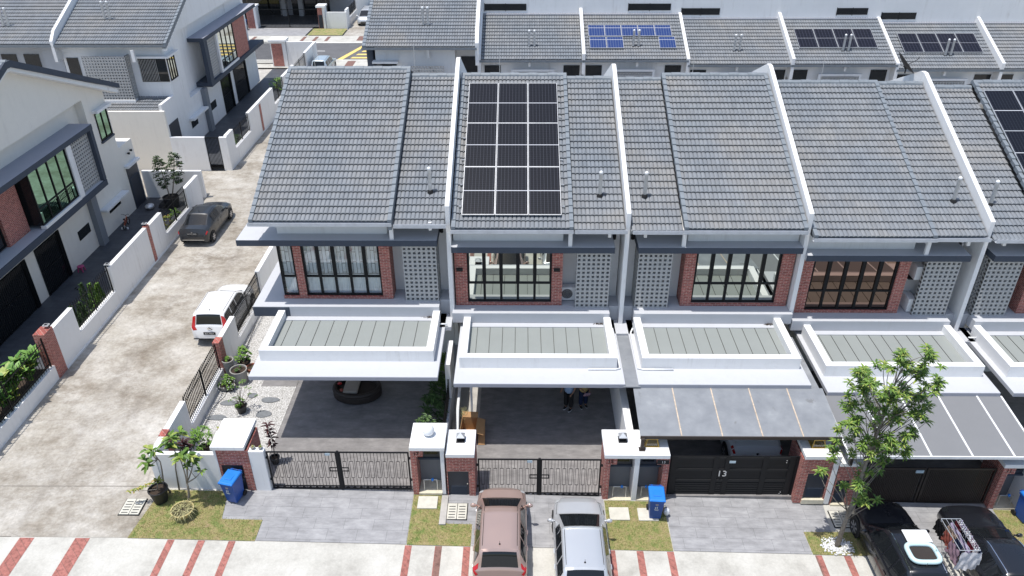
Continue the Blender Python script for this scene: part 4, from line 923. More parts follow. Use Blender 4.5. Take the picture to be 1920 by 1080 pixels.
# --- back row, right of the lane
def rear_house(j,f,zg,panels=None,lab='',wins=(0,0),tall=False,mir=False):
    x0=PX[j+1]; H=thing('terrace_house',lab,'house',(x0+W_/2,55,f),0,'terraced houses of the back row')
    y0=50.4
    b=MB(); b.box(x0+.1,x0+W_-.1,51.0,54.7,0,zg-.05); b.box(x0+.0,x0+W_,54.8,62,0,11.5+zg-7.2); b.build('wall','white',H)
    tile_roof(H,x0+.1,x0+W_-.12,y0,zg,14,'roof',py=.32); gutter(H,x0-.02,x0+W_+.02,y0-.02,zg+.01,mat='ridge')
    MB().box(x0+.03,x0+W_-.03,54.6,54.79,zg+1.2,zg+2.0).build('flashing','slabgrey',H)
    w0,w1=wins; 
    if w1>w0:
        o=MB().box(w0,w1,54.77,54.797,zg+2.2,zg+2.62).build('louvre_window','blinds',H); b=MB()
        for k in range(5): b.box(w0,w1,54.755,54.768,zg+2.2+k*.1,zg+2.23+k*.1)
        b.box(w0-.04,w0,54.75,54.797,zg+2.15,zg+2.66); b.box((w0+w1)/2-.02,(w0+w1)/2+.02,54.75,54.767,zg+2.15,zg+2.66); b.build('window_frame','black',o)
    fx=(lambda u:x0+W_-u) if mir else (lambda u:x0+u)
    for a,c in((.2,1.25),(5.35,6.4)): MB().box(fx(a),fx(c),50.96,50.997,zg-2.6,zg-.48).build('dark_window','dkglass',H); 
    b=MB(); b.box(fx(1.85),fx(4.65),50.55,50.7,zg-.78,zg-.64); b.box(fx(1.85),fx(2.0),50.55,50.7,zg-2,zg-.78); b.box(fx(4.5),fx(4.65),50.55,50.7,zg-2,zg-.78); b.build('screen_surround','white',H)
    screen(H,0,13,50.6,50.68,zg-2,6,.19,(lambda u,q=min(fx(2.02),fx(4.48)):q+u),'block',backs=False)
    MB().box(fx(3.4),fx(3.55),50.5,50.65,zg-.45,zg-.12).build('downpipe_box','white',H)
    b=MB(); b.prism([(50.3,zg-.9),(50.3,zg+.42),(54.7,zg+2.35),(54.79,zg+2.35),(54.79,zg-.9)],'x',x0-.1,x0+.1); b.box(x0-.15,x0+.15,54.0+.79,55.4,zg-1,12); b.build('party_wall','white',H)
    return H
RL=['back row house with bare roof above the nine dark solar panels','back row house carrying the bright blue solar panels','back row house with bare roof between the blue and the dark panels','back row house with four dark solar panels behind the satellite dish','back row house with four dark solar panels near the right edge','back row house at the top right corner, roof cut by the photo edge']
for j,(f,zg,w) in enumerate(((0,7.2,(-2.5,.3)),(0,7.2,(7.2,10.03)),(-.3,6.9,(10.8,13.36)),(-.3,6.9,(21.25,23.3)),(-.6,6.6,(24.3,26.6)),(-.6,6.6,(0,0)))):
    RH=rear_house(j+1,f,zg,lab=RL[j],wins=w,mir=j%2==0)
# corner house of the back row
Cc=thing('terrace_house','back row corner house above the end house, two vent pipes on its plain roof','house',(-6,56,.4))
b=MB(); b.box(-9.44,-4.3,50.6,62,0,8.2); b.box(-4.3,-2.85,51.8,62,0,8.2); b.box(-9.95,-9.45,50.7,62,0,3.8); b.build('wall','white',Cc)
MB().box(-10.02,-9.62,50.75,56,4,8.0).build('side_box','slate',Cc)
tile_roof(Cc,-9.95,-2.95,49.95,8.12,24,'roof'); verge(Cc,-10.12,-9.9,49.95,8.12,24,drop=.2); gutter(Cc,-10.15,-2.85,49.92,8.12,mat='ridge')
b=MB(); b.prism([(49.9,7.0),(49.9,8.4),(50.6,9.0),(58,12.3),(58,7)],'x',-2.95,-2.72); b.build('party_wall','white',Cc)
MB().box(-9.6,-7.95,50.1,50.597,7.05,7.17).build('window_hood','white',Cc); MB().box(-9.44,-8.1,50.55,50.597,5.6,6.98).build('window','dkglass',Cc)
screen(Cc,-7.65,14,49.9,50.0,5.6,7,.19,lambda u:u,'block'); MB().box(-6.08,-5.92,50.3,50.45,7.35,7.95).build('downpipe_box','white',Cc)
MB().box(-4.0,-2.95,51.76,51.797,4.5,7.1).build('dark_door','dkglass',Cc)
# vent pipes
def vents(par,x,y,z,n=1,h=.95,dx=.34):
    for k in range(n):
        b=MB(); b.lathe((x+k*dx,y,z-.05),[(.07,0),(.07,h),(.078,h),(.07,h+.08),(.02,h+.12)],12); o=b.build('vent_pipe','pvc',par,smooth=True)
        MB().lathe((x+k*dx,y,z-.06),[(.12,0),(.10,.07),(.075,.12)],12).build('pipe_flashing','blackm',o)
for no,x,y,z in((17,-3.48,27.35,8.26),(15,3.0,27.33,8.12),(13,4.71,27.33,8.1),(11,16.49,27.36,7.9),(9,17.99,27.44,7.72)): vents(HS[no],x,y,z,1,.92)
bk=[o for o in bpy.data.objects if o.name.startswith('terrace_house') and o.get('group','')=='terraced houses of the back row']; bk.sort(key=lambda o:o.location.x)
for o,x,z in zip(bk,(.48,7.25,13.84,20.9,27.6),(7.72,7.74,7.44,7.44,7.14)): vents(o,x,51.6,z,2,1.05)
vents(Cc,-6.39,51.94,9.0,2,1.15,.32); vents(B,-27.29,52.43,9.28,2,1.15,.35); vents(B,-33.7,51.8,9.0,2,1.15,.33)
# lightning rods on the ridges
for no,x in((17,-8.9),(17,-4.6),(15,-.95),(13,7.35),(11,12.9)):
    z=11.02+HS[no].location.z+(.0); MB().tube([(x,33.55,z),(x,33.55,z+.95)],.012,5).build('lightning_rod','alu',HS[no])
# solar panels
def solar(x,y,z,w,h,mat,par,k=KR):
    o=bpy.data.objects.new('solar_panel',None); COL.objects.link(o); o.parent=par; o.location=Vector((x,y,z))-Vector(par['_w']); o.rotation_euler=(math.atan(k),0,0)
    MB().box(.02,w-.02,.02,h-.02,.03,.036).build('cells',mat,o,local=True)
    b=MB(); b.box(0,w,0,.019,0,.045); b.box(0,w,h-.019,h,0,.045); b.box(0,.019,.02,h-.02,0,.045); b.box(w-.019,w,.02,h-.02,0,.045); b.build('frame','alu',o,local=True)
    return o
rows=['bottom','middle','top']; cols=['left','centre','right']; hh=2.22/math.cos(math.atan(KR))
for r in range(3):
    for c in range(3):
        y=26.2+r*2.225; solar(-2.22+c*1.245,y,7.44+KR*(y-25.72)+.14,1.225,2.43,'solar',HS[15])
for r in range(2):
    b=MB()
for yy in (26.6,27.6,28.8,29.9,31.0,32.2):
    z=7.44+KR*(yy-25.72)+.11
    for x in(-2.36,1.52): MB().box(x,x+.12,yy,yy+.06,z,z+.035).build('rail_end','alu',HS[15])
for r in range(3):
    for c in range(3):
        y=26.2+r*2.225; solar(19.6+c*1.245,y,7.124+KR*(y-25.72)+.14,1.225,2.43,'solar',HS[9])
y=52.42;k=0
for c,(x,lab) in enumerate(zip((4.38,5.48,6.58,7.68,8.78),('far left','second','middle','fourth','far right'))):
    solar(x,y,7.2+KR*(y-50.4)+.12,1.08,1.15,'solarb',bk[1])
y=51.3
for x,lab in((4.42,'bright blue solar panel at the left of the lower row, beside the party wall'),(5.54,'bright blue solar panel left of the vent pipes in the lower row'),(8.94,'lone bright blue solar panel right of the vent pipes in the lower row')): solar(x,y,7.2+KR*(y-50.4)+.12,1.08,1.15,'solarb',bk[1])
M['solar2']=solarmat('dark_solar_cells_small',(.006,.007,.014),(.10,.10,.14),6,10,1.25,1.95,.007)
for x0,zg,w,hs in((18.1,6.9,'behind the satellite dish','four'),(25.0,6.6,'near the right photo edge','four')):
    for c,l in enumerate(('first','second','third','fourth')): y=51.75; solar(x0+c*1.28,y,zg+KR*(y-50.4)+.12,1.25,1.95,'solar2',bk[3] if x0<20 else bk[4])
# satellite dish on the party wall
o=thing('satellite_dish','dark satellite dish on the party wall right of the bronze window house','satellite dish',(16.95,34.6,10.75))
b=MB(); n=24; rr_=[(.0,.0),(.2,.015),(.4,.06),(.6,.14)]; b.lathe((0,0,0),[(max(r,.001),h) for r,h in rr_],n,cap=False); d=b.build('dish','brown_dk',o,local=True,smooth=True); d.location=(-.1,.1,.35); d.rotation_euler=(R(8),R(48),0)
b=MB(); b.tube([(0,0,0),(0,0,.2),(-.1,.08,.3)],.03,8); b.tube([(0,.1,.3),(.42,0,.6),(.46,0,.72)],.015,6); b.build('mount','blackm',o,local=True)
# far street
sheet('pavement',-90,110,73.6,76.6,.0,'pave'); sheet('road',-90,110,76.6,83.2,-.04,'asphalt'); sheet('pavement',-90,110,83.2,86.4,.0,'pave'); sheet('driveway_paving',-31,-23.6,86.4,90.2,.01,'drive')
sheet('verge_soil',-23.4,-19.6,86.6,89.8,.012,'turf'); sheet('verge_soil',-34,-31,86.6,90,.012,'turf'); sheet('side_lane',-19.4,-12.6,86.4,110,.006,'lane')
for x,y in((-30.6,84),(-29,84),(-23.6,84),(-22.3,84),(-21,84)): MB().quad((x,y,.45),(x+.35,y,.45),(x+.35,y+2,.45),(x,y+2,.45)).build('paver_strip','brick2',kind='structure')
for x,y in((-17.6,84.2),(-16.9,74.0),(-14.7,73.9)): MB().quad((x,y,.45),(x+.8,y,.45),(x+.8,y+2.0,.45),(x,y+2.0,.45)).build('paver_strip','brick2',kind='structure')
b=MB(); z=.415; b.quad((-18.1,76.7,z),(-17.55,76.7,z),(-15.9,83.1,z),(-16.35,83.1,z))
for k in range(5): y=77.1+k*1.25; xx=-16.9+k*.33; b.quad((xx,y,z),(-8,y,z),(-8,y+.55,z),(xx+.15,y+.55,z))
b.build('road_marking','yellow',kind='structure'); MB().quad((-21.6,79.9,z),(-20.0,79.9,z),(-20.0,80.05,z),(-21.6,80.05,z)).build('road_marking','wpaint',kind='structure')
MB().quad((-60,83.1,.45),(-12,83.1,.45),(-12,83.3,.45),(-60,83.3,.45)).build('road_edge_line','wpaint',kind='structure')
FH=thing('terrace_house','shaded house front across the far street at the very top','house',(-27,100,.4))
MB().box(-45,-20.2,97,108,.3,8).build('wall','grey_wall',FH); MB().box(-42,-29,96.9,96.99,.4,3).build('sliding_door','dkglass',FH); MB().box(-27.5,-23,96.9,96.99,.4,3).build('sliding_door','dkglass',FH)
MB().box(-42,-20.5,91.5,97,3.3,3.5).build('porch_slab','slab',FH)
for x in(-28.6,-26.6): MB().box(x,x+.5,96.3,96.9,.4,3.3).build('column','grey_wall',FH)
sheet('porch_floor',-45,-20.2,90.3,97,.02,'slate_tile')
for x0,x1,zt,l in((-30.9,-29.6,2.9,'brick gate pier with white cap left of the far gate'),(-22.9,-21.9,2.9,'brick gate pier with white cap right of the far gate')):
    P=thing('gate_pier',l,'gate pier',(x0,90,.4)); MB().box(x0+.1,x1-.35,89.9,91,.3,zt-.2).build('brick_pier','brick',P); MB().box(x1-.34,x1-.1,89.85,91,.3,zt-.2).build('post','white',P); MB().box(x0,x1,89.7,91.1,zt-.19,zt).build('cap','white',P)
MB().box(x0+.15,x0+.6,89.86,89.89,.5,1.9).build('meter_door','dkdoor',P)
g=thing('sliding_gate','far barred double gate across the back street','gate',(-26.3,90.3,.4)); b=MB()
for k in range(44): b.box(-29.5+k*.15,-29.48+k*.15,90.3,90.32,.5,2.4)
b.box(-29.5,-22.95,90.29,90.33,2.4,2.46); b.box(-29.5,-22.95,90.29,90.33,.45,.5); b.box(-26.25,-26.15,90.28,90.34,.45,2.5); b.build('gate_leaf','black',g)
wl=thing('boundary_wall','white corner wall with railing across the far street beside the parked silver car','wall',(-20,92,.4)); b=MB(); b.box(-21.9,-19.6,89.9,90.1,.3,2.2); b.box(-19.8,-19.6,90.1,91.6,.3,2.4); b.box(-19.8,-19.6,91.6,96,.3,1.3); b.box(-19.8,-19.6,96,110,.3,2.4); b.build('wall_panel','white',wl); side_railing(wl,-19.7,91.7,95.9,1.3,2.4)
# ---------------------------------------------------------------- vehicles
def interp(keys,y):
    if y<=keys[0][0]: return keys[0][1:]
    for a,b in zip(keys,keys[1:]):
        if y<=b[0]:
            t=(y-a[0])/(b[0]-a[0]); return [p+(q-p)*t for p,q in zip(a[1:],b[1:])]
    return keys[-1][1:]
def car(lab,cat,loc,rz,paint,spec,plate=None,extras=None,front=True,name='parked_car'):
    L,Wd,H,hood,wsb,wst,rwt,rwb,deck=[spec[k] for k in('L','W','H','hood','wsb','wst','rwt','rwb','deck')]
    # y of: windscreen base/top, rear window top/base, measured from the nose backwards
    n=L/2; hw=Wd/2; belt=spec.get('belt',.92); hr=hw*spec.get('roofw',.74)
    Y=lambda d:n-d
    keys=[(-n,.42,belt*.62,belt*.66,hw*.62,hw*.68,hw*.60),(-n+.05,.30,belt*.80,belt*.83,hw*.80,hw*.86,hw*.76)]
    if rwb>.25: keys.append((-n+.16,.24,belt*.94,deck-.02,hw*.92,hw*.94,hw*.82))
    else: keys.append((-n+.10,.24,belt*.93,belt+.01,hw*.93,hw*.95,hw*.90))
    if rwb>.25: keys.append((Y(L-rwb),.21,belt,deck,hw*.97,hw*.97,hw*.84))
    keys+=[(-n+max(rwb,.14)+.001,.21,belt,deck if rwb>.25 else belt+.06,hw*.97,hw*.97,hr*1.1),
           (-n+rwt-(rwt-rwb)*.15,.2,belt,H-.11,hw,hw*.985,hr*1.01),(-n+rwt+.06,.2,belt,H-.02,hw,hw*.985,hr),
           (0,.2,belt-.01,H,hw,hw*.99,hr),(Y(wst)-.14,.2,belt-.03,H-.045,hw,hw*.985,hr*.99),(Y(wst),.2,belt-.03,H-.10,hw,hw*.985,hr*.99),
           (Y(wsb),.21,belt-.06,hood+.015,hw*.99,hw*.97,hw*.86),(Y(wsb)+.04,.21,hood-.07,hood,hw*.99,hw*.96,hw*.84),
           (Y(wsb*.45),.22,hood-.12,hood-.035,hw*.97,hw*.93,hw*.78),(n-.20,.24,hood-.20,hood-.12,hw*.90,hw*.86,hw*.68),(n-.06,.28,hood-.32,hood-.22,hw*.76,hw*.72,hw*.55),(n,.38,hood-.42,hood-.36,hw*.58,hw*.55,hw*.4)]
    keys=sorted(keys,key=lambda k:k[0])
    def ring(y):
        zs,zb,zt,hs,hb,ht=interp(keys,y); zt=max(zt,zb+.01); m=(zs+zb)/2
        e=min(.05,(zt-zb)*.4)
        return [(hs*.94,zs),(hs,zs+.07),(hs*1.01,m),(hb*1.005,zb-.03),(hb-.02,zb+.005),(ht+.01,zt-e),(ht-.05,zt-.004),(ht*.5,zt+.018),(0,zt+.026)]
    def S(y,v):
        r=ring(y); i=min(int(v),7); t=v-i; a,b_=r[i],r[i+1]; return (a[0]+(b_[0]-a[0])*t,y,a[1]+(b_[1]-a[1])*t)
    o=thing(name,lab,cat,loc,rz)
    ys=sorted({round(k[0],4) for k in keys}|{round(-n+L*i/44,4) for i in range(45)})
    vs=[];nr=9
    for y in ys:
        r=ring(y); vs+=[(x,y,z) for x,z in r]+[(-x,y,z) for x,z in r[-2::-1]]
    w=17; fs=[(i*w+k,i*w+k+1,(i+1)*w+k+1,(i+1)*w+k) for i in range(len(ys)-1) for k in range(w-1)]+[tuple(range(w)),tuple(range((len(ys)-1)*w,len(ys)*w))]
    body=MB().add(vs,fs).build('body',paint,o,local=True,smooth=True); fixn(body); mw_=body.modifiers.new('e','EDGE_SPLIT'); mw_.split_angle=R(38)
    def patch(nm,mat,y0,y1,v0,v1,sides=(1,-1),ny=8,nv=5,off=.008,par=None,trim=None,sm=True):
        res=None
        for s in sides:
            P=[]
            for i in range(ny+1):
                y=y0+(y1-y0)*i/ny
                a0,a1=(v0,v1) if trim is None else trim(i/ny,v0,v1)
                for k in range(nv+1):
                    p=S(y,a0+(a1-a0)*k/nv); P.append((p[0]*s,p[1],p[2]))
            f=[(i*(nv+1)+k,i*(nv+1)+k+1,(i+1)*(nv+1)+k+1,(i+1)*(nv+1)+k) for i in range(ny) for k in range(nv)]
            me=MB().add(P,f)
            # offset outward along rough normals
            c=Vector((0,(y0+y1)/2,.6)); Q=[]
            for idx,p in enumerate(me.v):
                i,k=divmod(idx,nv+1); q=Vector(p)
                du=Vector(P[min(idx+nv+1,len(P)-1) if i<ny else idx])-Vector(P[idx-(nv+1) if i>0 else idx]); dv=Vector(P[idx+1 if k<nv else idx])-Vector(P[idx-1 if k>0 else idx])
                nn=du.cross(dv); nn=nn.normalized() if nn.length>1e-9 else Vector((0,0,1))
                if nn.dot(q-Vector((0,q.y,.5)))<0: nn=-nn
                Q.append(tuple(q+nn*off))
            me.v=Q; res=me.build(nm,mat,par or o,local=True,smooth=sm)
        return res
    def top(nm,mat,y0,y1,wf=.93,ny=8,off=.008):
        P=[];m_=10
        for i in range(ny+1):
            y=y0+(y1-y0)*i/ny; r=ring(y); hwid=r[6][0]*wf
            for k in range(m_+1):
                t=-1+2*k/m_; x=t*hwid; a=abs(x)
                z=r[8][1]-(r[8][1]-r[7][1])*(a/r[7][0])**2 if a<r[7][0] else r[7][1]+(r[6][1]-r[7][1])*(a-r[7][0])/(r[6][0]-r[7][0]+1e-6)
                P.append((x,y,z))
        sl=Vector((0,P[-1][1]-P[0][1],P[-1][2]-P[0][2])).normalized(); nn=Vector((1,0,0)).cross(sl); nn=nn if nn.z>0 else -nn
        P=[tuple(Vector(p)+nn*off) for p in P]
        return MB().add(P,[(i*(m_+1)+k,i*(m_+1)+k+1,(i+1)*(m_+1)+k+1,(i+1)*(m_+1)+k) for i in range(ny) for k in range(m_)]).build(nm,mat,o,local=True,smooth=True)
    ws0,ws1=Y(wst)-.01,Y(wsb)-.01
    top('windscreen','dkglass',ws0,ws1,.97); top('rear_window','dkglass',-n+max(rwb,.14)+.01,-n+rwt-.0,spec.get('rww',.93))
    b=MB(); b.tube([(-.5,ws1-.02,hood+.05),(-.05,ws1-.06,hood+.08)],.012,5); b.tube([(.1,ws1-.02,hood+.05),(.55,ws1-.06,hood+.08)],.012,5); b.build('wiper','blackm',o,local=True)
    a=-n+rwt-.05; c=Y(wst)-.12
    tf=lambda t,v0,v1:(v0+.08,v1-.1)
    for y0,y1 in((a+.04,a+(c-a)*.36),(a+(c-a)*.40,a+(c-a)*.70),(a+(c-a)*.73,min(c+.42,Y(wsb)-.22))): patch('side_window','dkglass',y0,y1,4.1,4.93,ny=6)
    # lights, bumpers
    for yy in(a+(c-a)*.38,a+(c-a)*.715,min(c+.5,Y(wsb)-.1)): patch('door_gap','blackm',yy-.005,yy+.005,.6,4.05,ny=1,nv=8,off=.004)
    if hood: 
        for s_ in(1,-1):
            b=MB(); pts=[]
            for k in range(9): y=Y(wsb)+.02+(n-.12-Y(wsb))*k/8; q=S(y,4.75); pts.append((q[0]*s_,q[1],q[2]+.003))
            b.tube(pts,.006,4); b.build('bonnet_gap','blackm',o,local=True)
    MB().box(-hw*.5,hw*.5,n-.004,n+.008,hood-.52,hood-.42).build('grille','blackm',o,local=True)
    patch('headlight',spec.get('hl','clear_lamp'),n-.42,n-.09,4.0,5.6,ny=6,nv=6,off=.01) ; patch('bumper_vent','blackm',n-.03,n-.001,.3,1.6,off=.012)
    lamp_v=spec.get('lamp',(3.0,4.6))
    patch('taillight','red_lamp',-n+.06,-n+spec.get('lampd',.32),lamp_v[0],lamp_v[1],ny=4,nv=5,off=.01)
    # mirrors, handles, antenna
    for s in(1,-1):
        mb=MB().ball((s*(hw+.10),Y(wsb)-.32,belt+.02),.11,10,(1.,.55,.72)); mb.tube([(s*(hw-.05),Y(wsb)-.28,belt-.02),(s*(hw+.04),Y(wsb)-.3,belt+.0)],.03,6); mb.build('door_mirror',spec.get('mirror',paint),o,local=True,smooth=True)
        for yy in(a+(c-a)*.42,a+(c-a)*.78): MB().box(s*(hw*1.0),s*(hw*1.0+.03),yy-.09,yy+.09,belt-.16,belt-.13).build('door_handle',spec.get('handle',paint),o,local=True)
    if spec.get('ant',1): MB().lathe((0,-n+rwt+.22,H+.01),[(.03,0),(.02,.03),(.006,.04),(.004,.14)],8).build('antenna','blackm',o,local=True)
    for s in(1,-1):   # roof gutter lines
        b=MB(); pts=[]
        for k in range(9): y=-n+rwt+.02+(Y(wst)-(-n+rwt)-.04)*k/8; r=ring(y); pts.append((s*(r[6][0]-.02),y,r[6][1]+.006))
        b.tube(pts,.009 if not spec.get('rails') else .018,5); b.build('roof_rail' if spec.get('rails') else 'roof_seam',spec['rails'] if spec.get('rails') else 'blackm',o,local=True)
    # wheels
    for yy in(n-spec.get('fo',.78),-n+spec.get('ro',.72)):
        for s in(1,-1):
            rr=spec.get('wr',.30); x=s*(hw+.012)
            MB().lathe((min(s*(hw-.02),s*(hw+.006)),yy,rr+.02),[(rr+.05,0),(rr+.05,.026)],28,'x').build('wheel_arch','blackm',o,local=True)
            wt=MB().lathe((x-.2 if s>0 else x,yy,rr),[(rr-.06,-.0),(rr,.03),(rr,.17),(rr-.03,.2)] if s>0 else [(rr-.03,0),(rr,.03),(rr,.17),(rr-.06,.2)],28,'x').build('wheel','rubber',o,local=True,smooth=True)
            b=MB(); xo=x+s*.004; b.lathe((xo-.006,yy,rr),[(rr*.68,0),(rr*.68,.012)],24,'x')
            rb=b.build('rim','blackm',wt,local=True); b=MB()
            for q in range(7):
                t=q*2*PI/7; d=Vector((0,math.cos(t),math.sin(t))); e=Vector((0,-d.z,d.y))*.028
                p0=Vector((xo+s*.012,yy,rr)); b.add([p0-e,p0+e,p0+d*rr*.66+e*1.2,p0+d*rr*.66-e*1.2],[(0,1,2,3)])
            b.lathe((xo+s*.008-.004,yy,rr),[(rr*.70,0),(rr*.70,.008)][::1],24,'x',cap=False); b.lathe((xo+s*.008,yy,rr),[(rr*.2,0),(rr*.2,.012)],12,'x'); b.build('spokes','rim',wt,local=True)
    if plate:
        yb=-n-.015; zz=spec.get('pz',.62); MB().box(-.26,.26,yb,yb+.03,zz-.06,zz+.06).build('number_plate','blackm',o,local=True)
        cu=text(plate,.105,(0,0,0),(R(90),0,0),'alu','plate_text',o,.002); cu.location=(0,yb-.004,zz)
    if extras: extras(o,S,ring,top,patch,n,hw,MB)
    return o
HATCH=dict(L=3.75,W=1.66,H=1.52,hood=.93,wsb=.75,wst=1.55,rwt=.36,rwb=.14,deck=1.0,roofw=.72,belt=.93,lamp=(3.2,5.2),lampd=.22)
def rose_x(o,S,ring,top,patch,n,hw,MB):
    MB().box(-.3,.1,-n+.30,-n+.36,1.25,1.27).add([(-.45,-n+.1,.98),(-.2,-n+.12,1.0),(-.15,-n+.2,1.12),(-.4,-n+.2,1.14)],[(0,1,2,3)]).build('papers_behind_glass','bluel',o,local=True)
car('rose pink hatchback parked nose to the barred gate','car',(-.62,17.45,G(-.6)),0,'car_rose',HATCH,'BKF 6120',None)
car('silver hatchback parked nose in beside the rose car','car',(1.92,16.95,G(1.9)),0,'car_silver',dict(HATCH,L=4.15,W=1.70,H=1.47,hood=.88,wsb=1.02,wst=1.95,roofw=.74,rwt=.5,rwb=.14))
def suv_x(o,S,ring,top,patch,n,hw,MB):
    top('sunroof','dkglass',-n+.75,-n+1.35,.8)
car('black roof railed car with a white board and inflatable ring on its roof','car',(12.05,16.9,G(12)),0,'car_black',dict(HATCH,L=4.5,W=1.78,H=1.58,hood=.92,wsb=1.28,wst=2.0,rwt=.8,rwb=.3,deck=1.0,roofw=.66,rails='chrome',belt=.95,wr=.33,fo=.85,hl='dkglass'),'WA 1180',None)
car('black sedan parked behind the clothes rack at the right edge','car',(15.0,16.65,G(15)),0,'car_black',dict(HATCH,L=4.85,W=1.84,H=1.45,hood=.88,wsb=1.25,wst=2.05,rwt=1.35,rwb=.75,deck=1.0,roofw=.62,rails='chrome',belt=.92,wr=.33,fo=.85,ant=0,hl='dkglass'),'VAK 221',None)
def mpv_x(o,S,ring,top,patch,n,hw,MB):
    MB().tube([(.0,-n+.03,1.0),(.16,-n+.0,.9)],.018,6).build('rear_wiper','blackm',o,local=True); MB().lathe((-.02,-n+.035,.93),[(.06,0),(.06,.012)],16,'y').build('badge','chrome',o,local=True)
    MB().box(-.75,.75,-n-.012,-n+.02,.40,.44).build('bumper_strip','blackm',o,local=True)
car('white people carrier parked against the end house side wall','car',(-13.66,30.15,.44),0,'car_white',dict(HATCH,L=4.15,W=1.66,H=1.58,hood=.97,wsb=1.0,wst=1.85,rwt=.30,rwb=.14,deck=1.05,roofw=.80,belt=.98,lamp=(4.1,6.25),lampd=.27,pz=.70,rww=.84),'BLS 9057',mpv_x)
def sed_x(o,S,ring,top,patch,n,hw,MB):
    MB().box(-.6,.6,-n-.008,-n+.02,.42,.45).build('bumper_trim','chrome',o,local=True); MB().lathe((0,-n-.0,.86),[(.035,0),(.035,.01)],12,'y').build('badge','chrome',o,local=True)
car('charcoal sedan parked halfway up the side lane by the railings','car',(-17.85,39.65,.44),0,'car_grey',dict(HATCH,L=4.4,W=1.70,H=1.42,hood=.90,wsb=1.05,wst=1.75,rwt=1.25,rwb=.62,deck=1.03,roofw=.70,belt=.93,lamp=(2.9,4.2),lampd=.2,pz=.80),'WMQ 8085',sed_x)
def coupe_x(o,S,ring,top,patch,n,hw,MB):
    MB().lathe((0,-n+.02,.88),[(.05,0),(.05,.012)],14,'y').build('badge','blackm',o,local=True); MB().box(-.62,.62,-n-.018,-n+.03,.40,.58).build('bumper_vent','blackm',o,local=True)
car('white low coupe under the worn awning behind the black gate','car',(8.5,23.28,.01),0,'car_white',dict(HATCH,L=4.75,W=1.94,H=1.42,hood=.82,wsb=1.6,wst=2.3,rwt=1.75,rwb=.95,deck=1.16,roofw=.62,belt=1.06,lamp=(3.1,4.6),lampd=.30,pz=.55,wr=.33,ant=0),'WDC 9434',coupe_x)
car('silver hatchback facing the camera far up the lane at the top','car',(-17.85,93.0,.45),PI,'car_silver',dict(HATCH,L=4.3,W=1.72))
car('pale blue car whose roof shows above the end house ridge','car',(-18.3,72.0,.45),0,'car_lb',dict(HATCH,L=4.0,W=1.62))
# things on the black car's roof
G12=G(12)
MB().box(11.84,12.6,16.52,17.0,G12+1.625,G12+1.66).build('board','pvc',label='white board lying on the black car roof, in front of the ring',cat='board',bevel=.01)
b=MB(); cx,cy,z=12.1,16.08,G12+1.68; pts=[]
for k in range(40):
    t=2*PI*k/40; c_,s_=math.cos(t),math.sin(t); e=.5; pts.append((cx+.42*abs(c_)**e*(1 if c_>0 else -1),cy+.34*abs(s_)**e*(1 if s_>0 else -1),z))
b.tube(pts+[pts[0],pts[1]],.075,12,cap=False); b.build('inflatable_ring',simple('pale_aqua_vinyl',(.55,.72,.74),.35,0,.04),smooth=True,label='pale aqua inflatable ring on the black car roof',cat='inflatable ring')
MB().box(cx-.36,cx+.36,cy-.28,cy+.28,G12+1.615,G12+1.65).build('tray','brown_dk',label='dark tray lying inside the pale aqua ring',cat='tray')
# clothes rack with the washing
rk=thing('clothes_rack','thin folding clothes rack full of washing between the black cars','clothes rack',(13.76,17.05,G(13.7)))
x0,x1,y0,y1,z=13.45,14.07,16.42,17.68,1.45; zb=G(13.7)
fr=MB(); 
for p,q in(((x0,y0),(x1,y0)),((x1,y0),(x1,y1)),((x1,y1),(x0,y1)),((x0,y1),(x0,y0))): fr.tube([(p[0],p[1],zb+z),(q[0],q[1],zb+z)],.012,6)
for k in range(1,4): xx=x0+(x1-x0)*k/4; fr.tube([(xx,y0,zb+z),(xx,y1,zb+z)],.007,5)
for y in(y0,y1):
    for s in(x0,x1): fr.tube([(s,y,zb+z),(s,(y0+y1)/2+(.35 if y==y0 else -.35),zb)],.012,6)
fr.build('frame','alu',rk)
rr=random.Random(5)
CL=[('white_cloth',(.72,.71,.73)),('mauve_cloth',(.35,.24,.30)),('navy_cloth',(.02,.03,.07)),('black_cloth',(.012,.012,.014)),('dusty_red_cloth',(.30,.09,.07)),('pale_violet_cloth',(.50,.44,.60)),('tan_cloth',(.40,.30,.24)),('maroon_cloth',(.12,.02,.03))]
for n_,c_ in CL: M[n_]=simple(n_,c_,.95,0,.12,6,.3,.1)
def cloth(x,y,w,h,mat,ax,lab,z0,nm='garment'):
    b=MB(); nu,nv=14,8; ph=rr.uniform(0,6); P=[]
    for s in(0,1):
        for i in range(nu+1):
            for k in range(nv+1):
                u=(i/nu-.5)*w*(1+.25*k/nv); v=-h*k/nv; d=.03*math.sin(i*1.7+ph+k*.3)*(k/nv+.2)+.02*math.sin(k*1.3+i)+(s-.5)*.012
                P.append((x+u,y+d,z0+v) if ax=='x' else (x+d,y+u,z0+v))
    m_=(nu+1)*(nv+1); f=[(i*(nv+1)+k+o,i*(nv+1)+k+1+o,(i+1)*(nv+1)+k+1+o,(i+1)*(nv+1)+k+o) for o in(0,m_) for i in range(nu) for k in range(nv)]
    b.add(P,f).build(nm,mat,smooth=True,label=lab,cat='garment',group='washing hung on the clothes rack')
